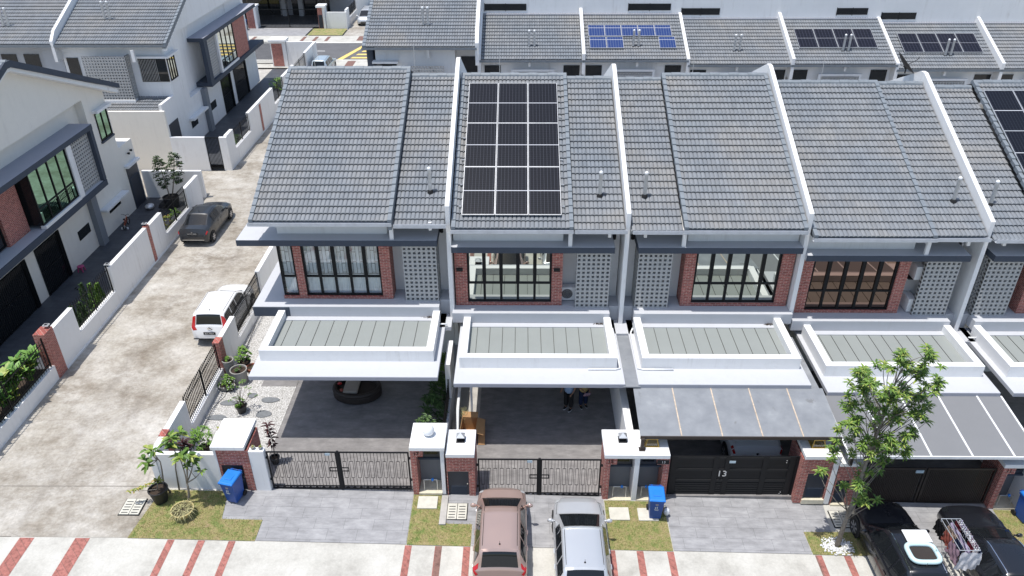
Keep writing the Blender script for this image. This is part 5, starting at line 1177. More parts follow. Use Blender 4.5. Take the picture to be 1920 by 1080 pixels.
spots=[(13.78,16.33,.62,.75,'white_cloth','x','big white shirt hanging at the near end of the rack','t_shirt'),(13.4,16.6,.5,.55,'mauve_cloth','y','mauve shirt on the left side of the rack','shirt'),(13.42,17.05,.4,.45,'dusty_red_cloth','y','dusty red top on the left side of the rack','shirt'),(13.38,17.5,.42,.5,'black_cloth','y','black shirt at the far left corner of the rack','shirt'),
 (13.60,16.75,.36,.4,'navy_cloth','y','navy garment inside the rack near its left side','shorts'),(13.62,17.2,.5,.35,'tan_cloth','y','tan garment inside the rack behind the navy one','shorts'),(13.76,17.0,1.1,.3,'pale_violet_cloth','y','pale violet towel draped along the middle bar','towel'),(13.93,16.7,.3,.3,'maroon_cloth','y','maroon underwear right of the pale violet towel','underwear'),(13.95,17.1,.35,.28,'black_cloth','y','black underwear right of the pale violet towel','underwear'),(13.94,17.5,.3,.3,'maroon_cloth','y','maroon cloth at the far right corner of the rack','underwear'),(14.05,16.95,.5,.34,'white_cloth','y','white cloth on the right rail of the rack','cloth'),(14.1,16.55,.22,.45,'navy_cloth','y','navy cloth at the near right corner of the rack','cloth')]
for x,y,w,h,m_,ax,lab,nm in spots: cloth(x,y,w,h,m_,ax,lab,zb+z-.01,nm)
for i in range(26):
    y=16.5+i%13*.09; x=13.99+(i//13)*.085-.03*rr.random()
    b=MB(); b.box(-.014,.014,-.007,.007,-.05,.03); b.box(-.02,.02,-.02,.02,-.16-.1*rr.random(),-.05)
    b.build('clothes_peg',rr.choice(['white_cloth','pvc','pale_violet_cloth','mauve_cloth']),local=True,loc=(x,y,zb+z+.01),label='%s from the near end, %s row of pegs with small washing on the rack'%(['first','second','third','fourth','fifth','sixth','seventh','eighth','ninth','tenth','eleventh','twelfth','thirteenth'][i%13],['left','right'][i//13]),cat='clothes peg',group='pegs with small washing on the rack')
# ---------------------------------------------------------------- plants
rp=random.Random(11)
def leaf(b,c,d,L,w,droop=.25,fold=.25):
    d=Vector(d).normalized(); a=Vector((0,0,1)); s=d.cross(a); s=s.normalized() if s.length>1e-3 else Vector((1,0,0)); n=s.cross(d); n=n if n.z>0 else -n
    c=Vector(c); m1=c+d*L*.35+n*L*.05; m2=c+d*L*.68-a*L*droop*.35; t=c+d*L*.97-a*L*droop
    b.add([c,m1+s*w*.5+n*w*fold,m1,m1-s*w*.5+n*w*fold,m2+s*w*.42+n*w*fold*.6,m2,m2-s*w*.42+n*w*fold*.6,t],[(0,1,2),(0,2,3),(1,4,5,2),(2,5,6,3),(4,7,5),(5,7,6)])
def rosette(b,c,n,L,w,up=.5,droop=.3,axis=None,jit=.25):
    for i in range(n):
        t=2*PI*i/n*1.618*2+rp.uniform(-.3,.3); e=up*rp.uniform(.1,1.5)
        d=Vector((math.cos(t),math.sin(t),e)); 
        if axis: d+=Vector(axis)
        leaf(b,Vector(c)+Vector((0,0,rp.uniform(-.06,.06)*L*4)),d,L*rp.uniform(1-jit,1+jit),w*rp.uniform(.8,1.2),droop)
def branch(b,p,q,r0,r1,bend=.1,n=4):
    p,q=Vector(p),Vector(q); pts=[]
    off=Vector((rp.uniform(-1,1),rp.uniform(-1,1),rp.uniform(-.3,.6)))*(q-p).length*bend
    for i in range(n+1): t=i/n; pts.append(p.lerp(q,t)+off*math.sin(PI*t))
    b.tube(pts,[r0+(r1-r0)*i/n for i in range(n+1)],7)
# street tree
TP=[(10.64,7.56),(10.5,7.42),(11.09,7.53),(11.37,7.53),(11.32,7.34),(10.62,7.12),(10.13,6.92),(10.33,6.95),(9.54,6.86),(9.71,6.89),(9.83,6.69),(9.97,6.66),(10.84,7.12),(11.0,7.17),(11.23,7.01),(10.95,6.87),(11.18,6.84),(11.28,6.78),(11.66,6.87),(11.89,6.62),(11.82,6.45),(11.63,6.42),(11.28,6.39),(10.26,6.29),(10.5,6.32),(9.68,6.43),(9.93,6.44),(9.75,6.2),(10.03,6.21),(10.98,6.21),(10.37,6.09),(10.66,6.03),(11.68,6.16),(11.75,5.95),(11.31,6.01),(11.45,5.98),(11.2,5.89),(9.9,5.94),(10.11,5.83),(10.5,5.74),(10.66,5.83),(11.77,5.63),(11.91,5.45),(9.93,5.62),(10.1,5.5),(9.75,5.41),(10.53,5.44),(10.84,5.5),(11.14,5.39),(11.09,5.21),(11.37,5.21),(11.51,5.39),(11.79,5.21),(11.93,5.03),(9.99,5.14),(10.21,5.02),(9.49,4.89),(9.68,4.95),(9.76,4.71),(9.91,5.08),(10.95,5.02),(10.7,4.9),(11.54,4.72),(11.76,4.44),(11.28,4.47),(10.43,4.46),(10.22,4.34),(10.66,4.46),(10.92,4.4),(10.17,4.15),(9.73,4.21),(10.79,4.15),(10.94,3.9),(11.18,3.9),(11.4,4.15),(11.39,3.84),(11.61,3.9),(10.52,4.08),(10.18,3.89),(9.81,3.82),(9.93,3.47),(11.2,3.51),(10.97,3.18),(11.33,2.98),(9.49,3.04),(9.35,2.95),(10.74,2.91),(10.07,2.37),(10.29,2.5),(10.23,2.3),(10.52,2.37),(11.01,2.37),(10.54,2.02),(11.12,1.89),(10.42,1.67),(10.63,1.6),(11.2,1.75)]
T=thing('street_tree','slender young tree with spiky leaf rosettes on the verge before the awnings','tree',(10.44,17.75,-.17))
tk=MB(); tr=[(10.44,17.75,-.2),(10.5,17.78,1),(10.6,17.84,2.2),(10.62,17.86,3.4),(10.7,17.9,4.6),(10.75,17.9,5.8),(10.8,17.9,6.9)]
tk.tube(tr,[.085,.07,.06,.052,.042,.03,.015],9)
cr=MB()
def trunk_at(z):
    for a,c in zip(tr,tr[1:]):
        if z<=c[2]: t=(z-a[2])/(c[2]-a[2]); return Vector(a).lerp(Vector(c),max(0,t))
    return Vector(tr[-1])
for x,z in TP:
    r=.95*math.sqrt(max(.05,1-((x-10.65)/1.5)**2)); yy=17.9+rp.uniform(-1,1)*r*.85
    dz=(yy-17.9)*-.0; x=10.65+(x-10.65)*(yy/17.9); z=20.36-(20.36-z)*(yy/17.9)
    p=Vector((x,yy,z)); q=trunk_at(max(1.0,z-rp.uniform(.7,1.3)-abs(x-10.65)*.5)); branch(tk,q,p-Vector((0,0,.05)),.018,.007,.08,3)
    rosette(cr,p,rp.randint(20,26),.235,.050,.6,.28)
    for k in range(rp.randint(1,2) if z>3 else 0): rosette(cr,p+Vector((rp.uniform(-.24,.24),rp.uniform(-.24,.24),rp.uniform(-.3,.05))),14,.21,.05,.5,.3)
tk.build('trunk','bark',T,smooth=True); cr.build('crown','leaf',T)
b=MB(); rr=random.Random(9)
for _ in range(420):
    a,r=rr.uniform(0,6.28),rr.uniform(.12,.52)*rr.uniform(.8,1); x,y=10.46+r*math.cos(a)*1.15,17.72+r*math.sin(a)*.8; s=rr.uniform(.02,.038)
    b.ball((x,y,G(x)+.02),s,6,(1,1,.7))
b.build('white_rocks',leafmat('white_rock',(.5,.5,.5),(.78,.78,.78)),kind='stuff',label='ring of white rocks round the street tree trunk')
# frangipanis in front of the end house
def pot(par,c,r0,r1,h,mat,rim=.02,soil=True):
    o=MB().lathe(c,[(r0,0),(r1,h),(r1+rim,h),(r1+rim,h+.03),(r1-.02,h+.03),(r1-.03,h-.04)],24,cap=False).build('pot',mat,par,smooth=False)
    MB().lathe(c,[(r0,.0),(r0*.99,.01)],24).build('pot_base',mat,o)
    if soil: MB().lathe(c,[(r1-.028,h-.05),(r1-.03,h-.045)],20).build('soil','soil',o)
    return o
M['potblack']=simple('black_plastic_pot',(.018,.018,.02),.5); M['potgrey']=simple('grey_cement_pot',(.30,.29,.27),.85,0,.15,5,.3); M['potclay']=simple('clay_pot',(.32,.12,.07),.8); M['potyel']=simple('yellow_basket',(.45,.37,.17),.8)
F=thing('frangipani_tree','taller frangipani shrub with forked bare stems before the front wall','shrub',(-11.35,18.9,.38),0,'frangipanis on the verge')
st=MB(); lf=MB(); base=(-11.36,18.9,.36); f1=(-11.2,18.9,1.35)
branch(st,base,f1,.045,.032,.04); 
for t in((-11.28,2.37),(-10.94,2.56),(-11.07,2.64),(-10.81,2.37)):
    e=(t[0],18.9+rp.uniform(-.25,.25),t[1]-.05); branch(st,f1,e,.028,.014,.06); rosette(lf,e,12,.33,.135,.5,.25)
f2=(-10.85,18.9,1.6); branch(st,f1,f2,.025,.02,.02); e=(-10.58,18.85,1.92); branch(st,f2,e,.016,.01,.02); rosette(lf,e,9,.24,.075,.4,.2); e=(-10.98,18.8,2.15); branch(st,f2,e,.012,.008,.02); rosette(lf,e,8,.2,.07,.4,.2)
st.build('trunk','bark',F,smooth=True); lf.build('crown','leaf',F)
F=thing('frangipani_tree','bent frangipani shrub arching left over the black pot','shrub',(-12.2,19.4,.38),0,'frangipanis on the verge')
st=MB(); lf=MB(); st.tube([(-12.15,19.4,.36),(-12.25,19.3,.9),(-12.1,19.2,1.6),(-12.0,19.1,2.1),(-12.05,19.05,2.4)],[.04,.03,.025,.02,.015],8)
for x,z in((-12.26,2.67),(-12.35,2.32),(-12.35,2.08),(-12.0,2.75)): e=(x,19.0+rp.uniform(-.15,.15),z); branch(st,(-12.07,19.1,2.2),e,.015,.01,.08); rosette(lf,e,8,.30,.125,.5,.3)
st.tube([(-11.9,19.5,.36),(-11.8,19.5,1.4),(-11.55,19.35,2.3),(-11.5,19.2,2.9)],[.03,.025,.02,.014],8)
for x,z in((-11.13,3.2),(-11.52,2.99),(-11.39,3.12),(-11.45,2.75),(-11.65,2.85)): e=(x,19.2+rp.uniform(-.2,.2),z); branch(st,(-11.52,19.25,2.6),e,.015,.01,.08); rosette(lf,e,10,.33,.13,.5,.25)
st.build('trunk','bark',F,smooth=True); lf.build('crown','leaf',F)
def potplant(name,lab,c,r0,r1,h,mat,fill,leafm='leaf',grp=None,cat='pot plant'):
    o=thing(name,lab,cat,c,0,grp); pot(o,c,r0,r1,h,mat); b=MB(); s=MB(); fill(b,s,Vector(c)+Vector((0,0,h))); 
    if s.v: s.build('stem','bark',o,smooth=True)
    b.build('foliage',leafm,o); return o
def fl(b,s,c):
    rosette(b,c+Vector((.1,0,.35)),16,.24,.08,.9,.1); branch(s,c,c+Vector((.1,0,.4)),.02,.012)
    branch(s,c,c+Vector((-.75,-.25,.15)),.015,.006,.1)
    for k in range(6): rosette(b,c+Vector((-.2-.13*k,-.04*k,.22-.03*k)),8,.13,.05,.5,.3)
potplant('potted_plant','black round pot with yellow green croton leaning over its rim',(-12.32,19.0,.43),.22,.31,.52,'potblack',fl,'leafy')
o=thing('potted_plant','wide yellow basket of trailing grass under the taller frangipani','pot plant',(-11.3,18.35,.38)); c=(-11.3,18.35,.38); pot(o,c,.2,.36,.3,'potyel'); b=MB()
for k in range(150):
    a,r=rp.uniform(0,6.28),rp.uniform(0,.3); p=Vector(c)+Vector((r*math.cos(a),r*math.sin(a),.3)); d=Vector((math.cos(a+rp.uniform(-1,1)),math.sin(a+rp.uniform(-1,1)),rp.uniform(.1,.9)))
    leaf(b,p,d,rp.uniform(.2,.42),.016,.7)
b.build('foliage','dry',o)
def bush(n,L,w,sx,sz,ht=0):
    def f(b,s,c):
        for k in range(n):
            a,u=rp.uniform(0,6.28),rp.uniform(-.8,1); r=math.sqrt(1-min(1,u*u))*rp.uniform(.5,1)
            rosette(b,c+Vector((sx*r*math.cos(a),sx*r*math.sin(a),ht+sz*(u+.8)*.55)),7,L,w,.5,.25)
        for k in range(5): a=rp.uniform(0,6.28); branch(s,c,c+Vector((sx*.6*math.cos(a),sx*.6*math.sin(a),ht+sz*.5)),.013,.006)
    return f
def flowers(b,s,c):
    for k in range(16):
        a=rp.uniform(0,6.28); r=rp.uniform(.2,.75); e=c+Vector((r*math.cos(a),r*.6*math.sin(a),rp.uniform(.5,1.15))); branch(s,c,e,.012,.004,.12); rosette(b,e,6,.10,.035,.4,.2)
    bush(9,.11,.05,.22,.25)(b,s,c)
potplant('potted_plant','black pot of sprawling white flowered shrub alone on the gravel',(-11.05,23.83,.305),.15,.22,.32,'potblack',flowers,'leafb')
fpar=[o for o in bpy.data.objects if o.get('label','').startswith('black pot of sprawling')][0]
for k in range(60):
    a,r=rp.uniform(0,6.28),rp.uniform(.2,.8); x,y,z=-11.05+r*math.cos(a),23.83+r*.6*math.sin(a),rp.uniform(1.0,1.75); fb=MB(); fb.ball((x,y,z),.018,5); fb.build('flower','white',fpar)
potplant('potted_plant','large grey cement pot with bare soil by the railing wall',(-11.7,25.75,.305),.27,.33,.62,'potgrey',bush(4,.12,.05,.15,.1),'leafd')
potplant('potted_plant','terracotta pot beside the large grey cement pot',(-11.28,26.2,.305),.17,.25,.42,'potclay',lambda b,s,c:rosette(b,c,5,.08,.03),'leafd')
potplant('potted_plant','bright green leafy shrub in black pot behind the cement pot',(-11.75,26.6,.305),.18,.25,.4,'potblack',bush(26,.14,.07,.33,.6,.1),'leafb')
potplant('potted_plant','small white bowl of succulents on the pot cluster near the brick pier',(-12.22,26.1,.305),.14,.22,.85,'potgrey',bush(9,.08,.04,.16,.14),'leafb')
potplant('potted_plant','low black pot with trailing green herb in front of the cement pot',(-11.98,25.2,.305),.15,.2,.34,'potblack',bush(14,.12,.05,.26,.35,.0),'leafb')
potplant('potted_plant','white shallow pot of dark foliage, nearest the railing',(-12.2,25.3,.305),.2,.26,.2,'potgrey',bush(10,.13,.05,.28,.35),'leafd')
potplant('potted_plant','lime green rounded bush behind the corner pier',(-11.6,21.3,.305),.2,.28,.35,'potblack',bush(60,.13,.04,.46,.8,.15),'leafb')
potplant('potted_plant','dark red spiky plant between the lane wall and the lime bush',(-12.1,20.9,.305),.16,.22,.3,'potblack',lambda b,s,c:[rosette(b,c+Vector((0,0,.25+k*.22)),14,.42,.07,1.1,.3) for k in range(3)],'leafr')
potplant('potted_plant','black stemmed glossy leaf plant right of the corner pier',(-8.95,21.0,.29),.12,.17,.25,'potblack',lambda b,s,c:(branch(s,c,c+Vector((0,0,1.5)),.02,.01),[rosette(b,c+Vector((0,0,.6+k*.3)),9,.26,.08,.4,.3) for k in range(4)]),'leafr')
for x,y,l in((-9.08,19.72,'tiny yellow succulent pot, left one on the white gate post'),(-8.82,19.72,'tiny yellow succulent pot, right one on the white gate post')):
    potplant('succulent_pot',l,(x,y,2.132),.04,.055,.07,'potgrey',lambda b,s,c:rosette(b,c,12,.10,.03,.8,.1),'leafy',grp='tiny succulent pots')
potplant('succulent_pot','orange flowered succulent in grey bowl at the corner pier cap edge',(-10.52,20.7,2.0),.07,.1,.1,'potgrey',bush(6,.09,.04,.08,.12),'leafy')
MB().box(-10.7,-10.41,20.5,20.9,.3,1.99).build('stand','white',label='narrow white ledge carrying the orange flowered succulent',cat='ledge')
# hedge of shrubs by the end house porch wall
for k,(x,y,s,mt,lab) in enumerate(((-3.35,21.6,.45,'leafd','dark shrub with pale big leaves at its foot, nearest the number 17 pier'),(-3.3,22.8,.5,'leafd','dark shrub in the middle of the end house porch bed'),(-3.25,24.1,.5,'leafd','tall dark shrub beside the white wall post'),(-3.15,25.4,.4,'leafb','light green shrub at the back of the porch bed'))):
    o=thing('garden_shrub',lab,'shrub',(x,y,.284),0,'shrubs along the end house porch wall'); b=MB(); s=MB()
    bush(46 if k else 34,.24,.06,.42,1.5,.2)(b,s,Vector((x,y,.284))); s.build('stem','bark',o); b.build('foliage',mt,o)
b=MB(); [leaf(b,(-3.55+rp.uniform(-.3,.4),21.15,.7),(rp.uniform(-1,1),-rp.uniform(.2,1),.9),.36,.16,.3) for k in range(13)]; b.build('low_leaves','leafy',[o for o in bpy.data.objects if o.get('label','').startswith('dark shrub with pale')][0])
# left house: hedge behind the railing, conifers, banana-like plants, potted tree
o=thing('hedge','clump of broad banana like leaves behind the nearest lane railing','hedge',(-20,23.5,.46)); b=MB()
for k in range(85):
    x,y=-19.85+rp.uniform(-.3,.22),rp.uniform(21.0,25.6); h=rp.uniform(.5,1.45)
    for q in range(8): t=rp.uniform(0,6.28); leaf(b,(x,y,.5+h),(math.cos(t)*.6,math.sin(t)*.7,rp.uniform(.5,1.6)),rp.uniform(.5,.8),rp.uniform(.18,.27),.25,.12)
b.build('foliage','leafp',o)
MB().box(-20.3,-19.52,20,25.7,.4,.95).build('soil_bed','soil',o)
for k,y in enumerate((28.25,28.75,29.35,29.9,30.5,31.05)):
    o=thing('conifer_shrub',('small feathery conifer, %s from the near end of the wall opening')%['first','second','third','fourth','fifth','sixth'][k],'shrub',(-19.85,y,.46),0,'conifers behind the middle wall opening'); b=MB(); s=MB(); hh=[1.1,1.35,1.2,1.9,1.5,1.2][k]
    s.tube([(-19.85,y,.46),(-19.85,y,.46+hh)],.02,6)
    for q in range(420):
        z=rp.random()**1.2; r=.36*(1-z)+.03; t=rp.uniform(0,6.28); leaf(b,(-19.85+r*.6*math.cos(t),y+r*.6*math.sin(t),.5+.15+z*hh),(math.cos(t),math.sin(t),1.2),.15,.05,.05)
    s.build('trunk','bark',o); b.build('foliage','leafb' if k in(0,4,5) else 'leafd',o)
for k,y in enumerate((38.2,39.2,40.2)):
    o=thing('garden_shrub',('leafy shrub behind the railing next to the charcoal sedan, %s one')%['nearest','middle','farthest'][k],'shrub',(-19.9,y,.46),0,'shrubs behind the far railing'); b=MB(); s=MB(); bush(22,.17,.06,.33,.9,.1)(b,s,Vector((-19.9,y,.46))); s.build('stem','bark',o); b.build('foliage','leafy' if k==1 else 'leafb',o)
o=thing('potted_tree','big potted tree with two dark leafy crowns by the back yard wall','tree',(-21.1,42.7,.46)); pot(o,(-21.1,42.7,.46),.38,.46,.6,'potblack'); s=MB(); b=MB()
branch(s,(-21.15,42.7,.9),(-21.35,42.7,3.4),.04,.015,.05); branch(s,(-21.05,42.7,.9),(-20.4,42.9,3.6),.04,.015,.05)
for cx,cy,cz in((-21.35,42.75,2.6),(-20.5,42.9,2.85)):
    for q in range(130):
        z=rp.uniform(-1,1); r=.42*math.sqrt(1-z*z)+.05; t=rp.uniform(0,6.28); rosette(b,(cx+r*math.cos(t)*rp.uniform(.3,1),cy+r*math.sin(t)*rp.uniform(.3,1),cz+z*1.0),6,.13,.08,.4,.2)
s.build('trunk','bark',o,smooth=True); b.build('crown','leafd',o)
o=thing('garden_shrub','bright shrub at the garden end of the upper left corner house','shrub',(-20.5,64,.75)); b=MB(); s=MB(); bush(60,.3,.06,1.1,.9,.0)(b,s,Vector((-20.5,66,.75))); s.build('stem','bark',o); b.build('foliage','leafb',o)
for k,y in enumerate((50.6,51.6,52.6)):
    o=thing('garden_shrub',('dark grassy shrub inside the back lane wall opening, %s one')%['nearest','middle','farthest'][k],'shrub',(-20.2,y,.75),0,'shrubs inside the back lane wall'); b=MB(); s=MB(); bush(26,.25,.04,.4,.6,.0)(b,s,Vector((-20.2,y,.75))); s.build('stem','bark',o); b.build('foliage','leafb' if k==1 else 'leafd',o)
for x,y,l in((-23,95,'dark leafy tree behind the far white corner wall'),(-31.5,93,'dark tree at the top beside the far brick pier')):
    o=thing('garden_tree',l,'tree',(x,y,.4)); s=MB(); b=MB(); branch(s,(x,y,.4),(x,y,3.5),.12,.05,.03)
    for q in range(110): d=Vector((rp.gauss(0,1),rp.gauss(0,1),rp.gauss(0,1))).normalized()*rp.uniform(.5,1); rosette(b,(x+d.x*1.7,y+d.y*1.7,4.2+d.z*1.4),7,.35,.12,.3,.3)
    s.build('trunk','bark',o); b.build('crown','leafd',o)
# ---------------------------------------------------------------- bins
M['logo']=simple('pale_print',(.55,.6,.65),.5); M['greyprint']=simple('grey_print',(.30,.28,.30),.6)
def wheelie(x,y,rz,lab):
    o=thing('wheelie_bin',lab,'wheelie bin',(x,y,G(x)+.0),rz,'blue wheelie bins')
    b=MB(); z0,z1=.05,.98; a=(.19,.24); c=(.245,.31)
    vs=[(sx*a[0],sy*a[1]+(.04),z0) for sx,sy in((-1,-1),(1,-1),(1,1),(-1,1))]+[(sx*c[0],sy*c[1],z1) for sx,sy in((-1,-1),(1,-1),(1,1),(-1,1))]
    b.add(vs,[(3,2,1,0),(4,5,6,7),(0,1,5,4),(1,2,6,5),(2,3,7,6),(3,0,4,7)]); b.build('body','blue',o,local=True,bevel=.02)
    MB().box(-.265,.265,-.335,.33,.95,1.0).build('rim','blue',o,local=True,bevel=.01)
    b=MB(); b.add([(-.275,-.36,1.002),(.275,-.36,1.002),(.275,.33,1.03),(-.275,.33,1.03),(-.24,-.31,1.05),(.24,-.31,1.05),(.24,.28,1.09),(-.24,.28,1.09)],[(3,2,1,0),(4,5,6,7),(0,1,5,4),(1,2,6,5),(2,3,7,6),(3,0,4,7)]); l=b.build('lid','bluel',o,local=True,bevel=.015)
    MB().box(-.13,.13,-.16,.12,1.062,1.085).build('lid_panel','bluel',l,local=True,bevel=.01)
    b=MB(); b.box(-.17,-.11,.30,.40,1.0,1.04); b.box(.11,.17,.30,.40,1.0,1.04); b.tube([(-.22,.38,1.02),(.22,.38,1.02)],.018,8); b.build('handle','blue',o,local=True)
    for s in(-1,1):
        MB().lathe((s*.22-.03,.26,.11),[(.1,0),(.1,.06)],16,'x').build('wheel','rubber',o,local=True)
        MB().box(s*.2-.02,s*.2+.02,-.366,-.345,.985,1.02).build('clip','blue',o,local=True)
    b=MB(); b.lathe((0,-.292,.80),[(.055,0),(.055,.006)],14,'y'); b.build('crest','greyprint',o,local=True)
    b=MB(); b.box(-.055,-.015,-.288,-.281,.60,.68); b.box(.01,.035,-.288,-.281,.60,.70); b.box(-.08,.08,-.285,-.278,.545,.565); b.box(-.05,.05,-.284,-.277,.52,.532); b.build('logo','logo',o,local=True)
wheelie(-9.82,19.15,R(-14),'blue wheelie bin in front of the corner pier by the frangipanis'); wheelie(4.58,18.88,R(-3),'blue wheelie bin on the turf left of the black gate driveway'); wheelie(17.35,19.1,R(8),'blue wheelie bin at the right edge beside the black sedan'); wheelie(-31.0,89.2,0,'tiny blue wheelie bin at the far street gate')
MB().ball((4.98,18.85,G(5)+.22),.14,10,(.8,.7,1.2)).build('rubbish_bag','pvc',smooth=True,label='small white rubbish bag tucked behind the middle blue bin',cat='rubbish bag')
# ---------------------------------------------------------------- air conditioners
def aircon(x,y,z,lab,rz=0):
    o=thing('air_conditioner',lab,'air conditioner',(x,y,z),rz,'outdoor air conditioner units')
    MB().box(-.4,.4,-.15,.15,.03,.62).build('casing','alu' if 0 else 'white',o,local=True,bevel=.01)
    b=MB(); b.lathe((-.1,-.162,.33),[(.22,0),(.22,.01)],24,'y'); b.build('fan_opening','blackm',o,local=True)
    b=MB()
    for k in range(6): b.lathe((-.1,-.17,.33),[(.035+.035*k,0),(.035+.035*k,.004),(.027+.035*k,.004),(.027+.035*k,0)],20,'y',cap=False)
    b.build('fan_grille','alu',o,local=True); b=MB(); b.box(-.36,-.3,-.12,.12,0,.03); b.box(.3,.36,-.12,.12,0,.03); b.build('feet','blackm',o,local=True)
aircon(1.95,26.85,3.753,'outdoor air conditioner half hidden left of the breeze block screen, first solar house'); aircon(15.55,26.8,3.437,'lower outdoor air conditioner beside the breeze block screen, bronze window house',R(90)); aircon(15.55,26.9,4.85,'upper wall mounted air conditioner beside the breeze block screen, bronze window house',R(90))
MB().box(15.3,15.8,26.7,27.09,4.78,4.845).build('bracket','blackm',HS[11])
# ---------------------------------------------------------------- porch and yard things
o=thing('rattan_daybed','round dark rattan daybed under the end house porch','daybed',(-6.65,24.9,.284)); c=(-6.65,24.95,.284)
def oval(c,a,b_,z0,z1,nm,mat,par,bev=0): 
    m_=MB(); n=28; vs=[(c[0]+a*math.cos(2*PI*k/n),c[1]+b_*math.sin(2*PI*k/n),c[2]+z) for z in(z0,z1) for k in range(n)]; m_.add(vs,[tuple(range(n))[::-1],tuple(range(n,2*n))]+[(k,(k+1)%n,(k+1)%n+n,k+n) for k in range(n)]); return m_.build(nm,mat,par,bevel=bev)
oval(c,.98,.72,.05,.34,'base','brown_dk',o,.04)
b=MB(); n=28; pts=[(c[0]+.9*math.cos(t),c[1]+.64*math.sin(t),c[2]+.4) for t in [2*PI*k/n for k in range(n+1)]]; b.tube(pts,.1,8,cap=False); b.build('rolled_rim','brown_dk',o,smooth=True)
MB().box(-7.15,-6.55,24.5,25.6,.66,.80).build('beige_cushion',simple('beige_fabric',(.36,.31,.26),.9,0,.06),label='beige bolster cushion lying across the rattan daybed',cat='cushion',bevel=.06)
MB().ball((-7.2,24.6,.80),.07,10).build('toy','dusty_red_cloth',label='small pink toy at the left rim of the daybed',cat='toy'); MB().ball((-7.35,25.0,.82),.07,10,(1.4,1,.8)).build('toy','red_lamp',label='small red toy at the back left of the daybed',cat='toy')
def boxopen(name,lab,x,y,z,rz,w,d,h):
    o=thing(name,lab,'cardboard box',(x,y,z),rz); t=.012; b=MB(); b.box(-w,w,-d,d,0,t); b.box(-w,w,-d,-d+t,t,h); b.box(-w,w,d-t,d,t,h); b.box(-w,-w+t,-d+t,d-t,t,h); b.box(w-t,w,-d+t,d-t,t,h); b.build('carton','cardboard',o,local=True)
    b=MB(); b.add([(w,-d,h),(w,d,h),(w+.3,d,h-.1),(w+.3,-d,h-.1)],[(0,1,2,3)]); b.build('flap','cardboard',o,local=True); b=MB(); b.add([(-w,d,h),(w,d,h),(w,d+.2,h+.1),(-w,d+.2,h+.1)],[(0,1,2,3)]); b.build('flap','cardboard',o,local=True); return o
boxopen('cardboard_box','open brown cardboard box behind the louvred pier of the barred gate',-1.98,22.75,.004,R(-3),.30,.45,.62)
MB().add([(-1.62,22.3,.01),(-1.36,22.3,.01),(-1.36,22.8,.5),(-1.62,22.8,.5),(-1.62,22.3,.03),(-1.36,22.3,.03),(-1.36,22.8,.52),(-1.62,22.8,.52)],[(0,1,2,3),(4,5,6,7),(0,1,5,4),(1,2,6,5),(2,3,7,6),(3,0,4,7)]).build('cardboard_sheet','cardboard',label='loose cardboard sheet leaning right of the open box',cat='cardboard')
b=MB()
for k in range(40):
    p=[(-2.25+rp.uniform(-.2,.2),23.4+rp.uniform(-.25,.25),.3+rp.uniform(0,.5)) for _ in range(3)]; b.tube([p[0],((p[0][0]+p[1][0])/2+rp.uniform(-.1,.1),(p[0][1]+p[1][1])/2,(p[0][2]+p[1][2])/2+.1),p[1]],.006,4)
b.build('wire_bundle','dry',label='tangled wire bundle behind the open cardboard box',cat='wire bundle')
MB().tube([(-2.35,21.2,.1),(-2.42,23.2,1.0),(-2.45,27,1.2)],.06,10).build('drain_pipe','pvc',label='white pipe running along the fence beside the cardboard box',cat='pipe')
MB().box(-1.98,-1.9,24.0,24.08,.0,2.94).build('porch_post','white',label='thin white post holding the open porch roof',cat='post')
# bicycle, stool, slippers, bag in the left yard
o=thing('kids_bicycle','small orange kids bicycle with stabilisers by the white house wall','bicycle',(-22.65,39.9,.46),R(8))
wy=(-.36,.36)
for k,y in enumerate(wy):
    b=MB(); pts=[(0,y+.2*math.cos(t),.22+.2*math.sin(t)) for t in [2*PI*q/20 for q in range(21)]]; b.tube(pts,.028,8,cap=False); w_=b.build('wheel','rubber',o,local=True,smooth=True); b=MB()
    for q in range(8): t=PI*q/4; b.tube([(0,y,.22),(0,y+.19*math.cos(t),.22+.19*math.sin(t))],.004,4)
    b.lathe((-.03,y,.22),[(.03,0),(.03,.06)],10,'x'); b.build('spokes','alu',w_,local=True)
M['orange']=simple('orange_paint',(.55,.10,.02),.35)
b=MB(); b.tube([(0,-.36,.22),(0,-.05,.24),(0,-.15,.52),(0,-.36,.22)],.016,7); b.tube([(0,-.05,.24),(0,.24,.5),(0,-.13,.46)],.018,7); b.tube([(0,.36,.22),(0,.22,.62)],.016,7); b.build('frame','orange',o,local=True,smooth=True)
b=MB(); b.tube([(-.22,.14,.70),(-.1,.2,.68),(0,.22,.62),(.1,.2,.68),(.22,.14,.70)],.012,7); b.build('handlebar','blackm',o,local=True); MB().ball((0,-.17,.55),.09,10,(.7,1.2,.35)).build('saddle','blackm',o,local=True,smooth=True)
for s in(-1,1): MB().lathe((s*.16-.02,-.36,.07),[(.07,0),(.07,.035)],12,'x').build('stabiliser_wheel','pvc',o,local=True); MB().tube([(0,-.36,.2),(s*.16,-.36,.07)],.008,5).build('stabiliser_arm','alu',o,local=True)
b=MB(); b.tube([(-.1,-.03,.2),(.1,-.03,.26)],.012,6); b.build('pedals','blackm',o,local=True)
o=thing('plastic_stool','small round pink plastic stool against the white wall','stool',(-22.75,34.75,.46)); M['pink']=simple('pink_plastic',(.42,.05,.16),.4)
MB().lathe((0,0,.26),[(.17,0),(.18,.02),(.17,.04),(.1,.045)],20).build('seat','pink',o,local=True,smooth=True)
for k in range(4): t=PI/4+k*PI/2; MB().tube([(.12*math.cos(t),.12*math.sin(t),.26),(.18*math.cos(t),.18*math.sin(t),0)],[.035,.03],8).build('leg','pink',o,local=True)
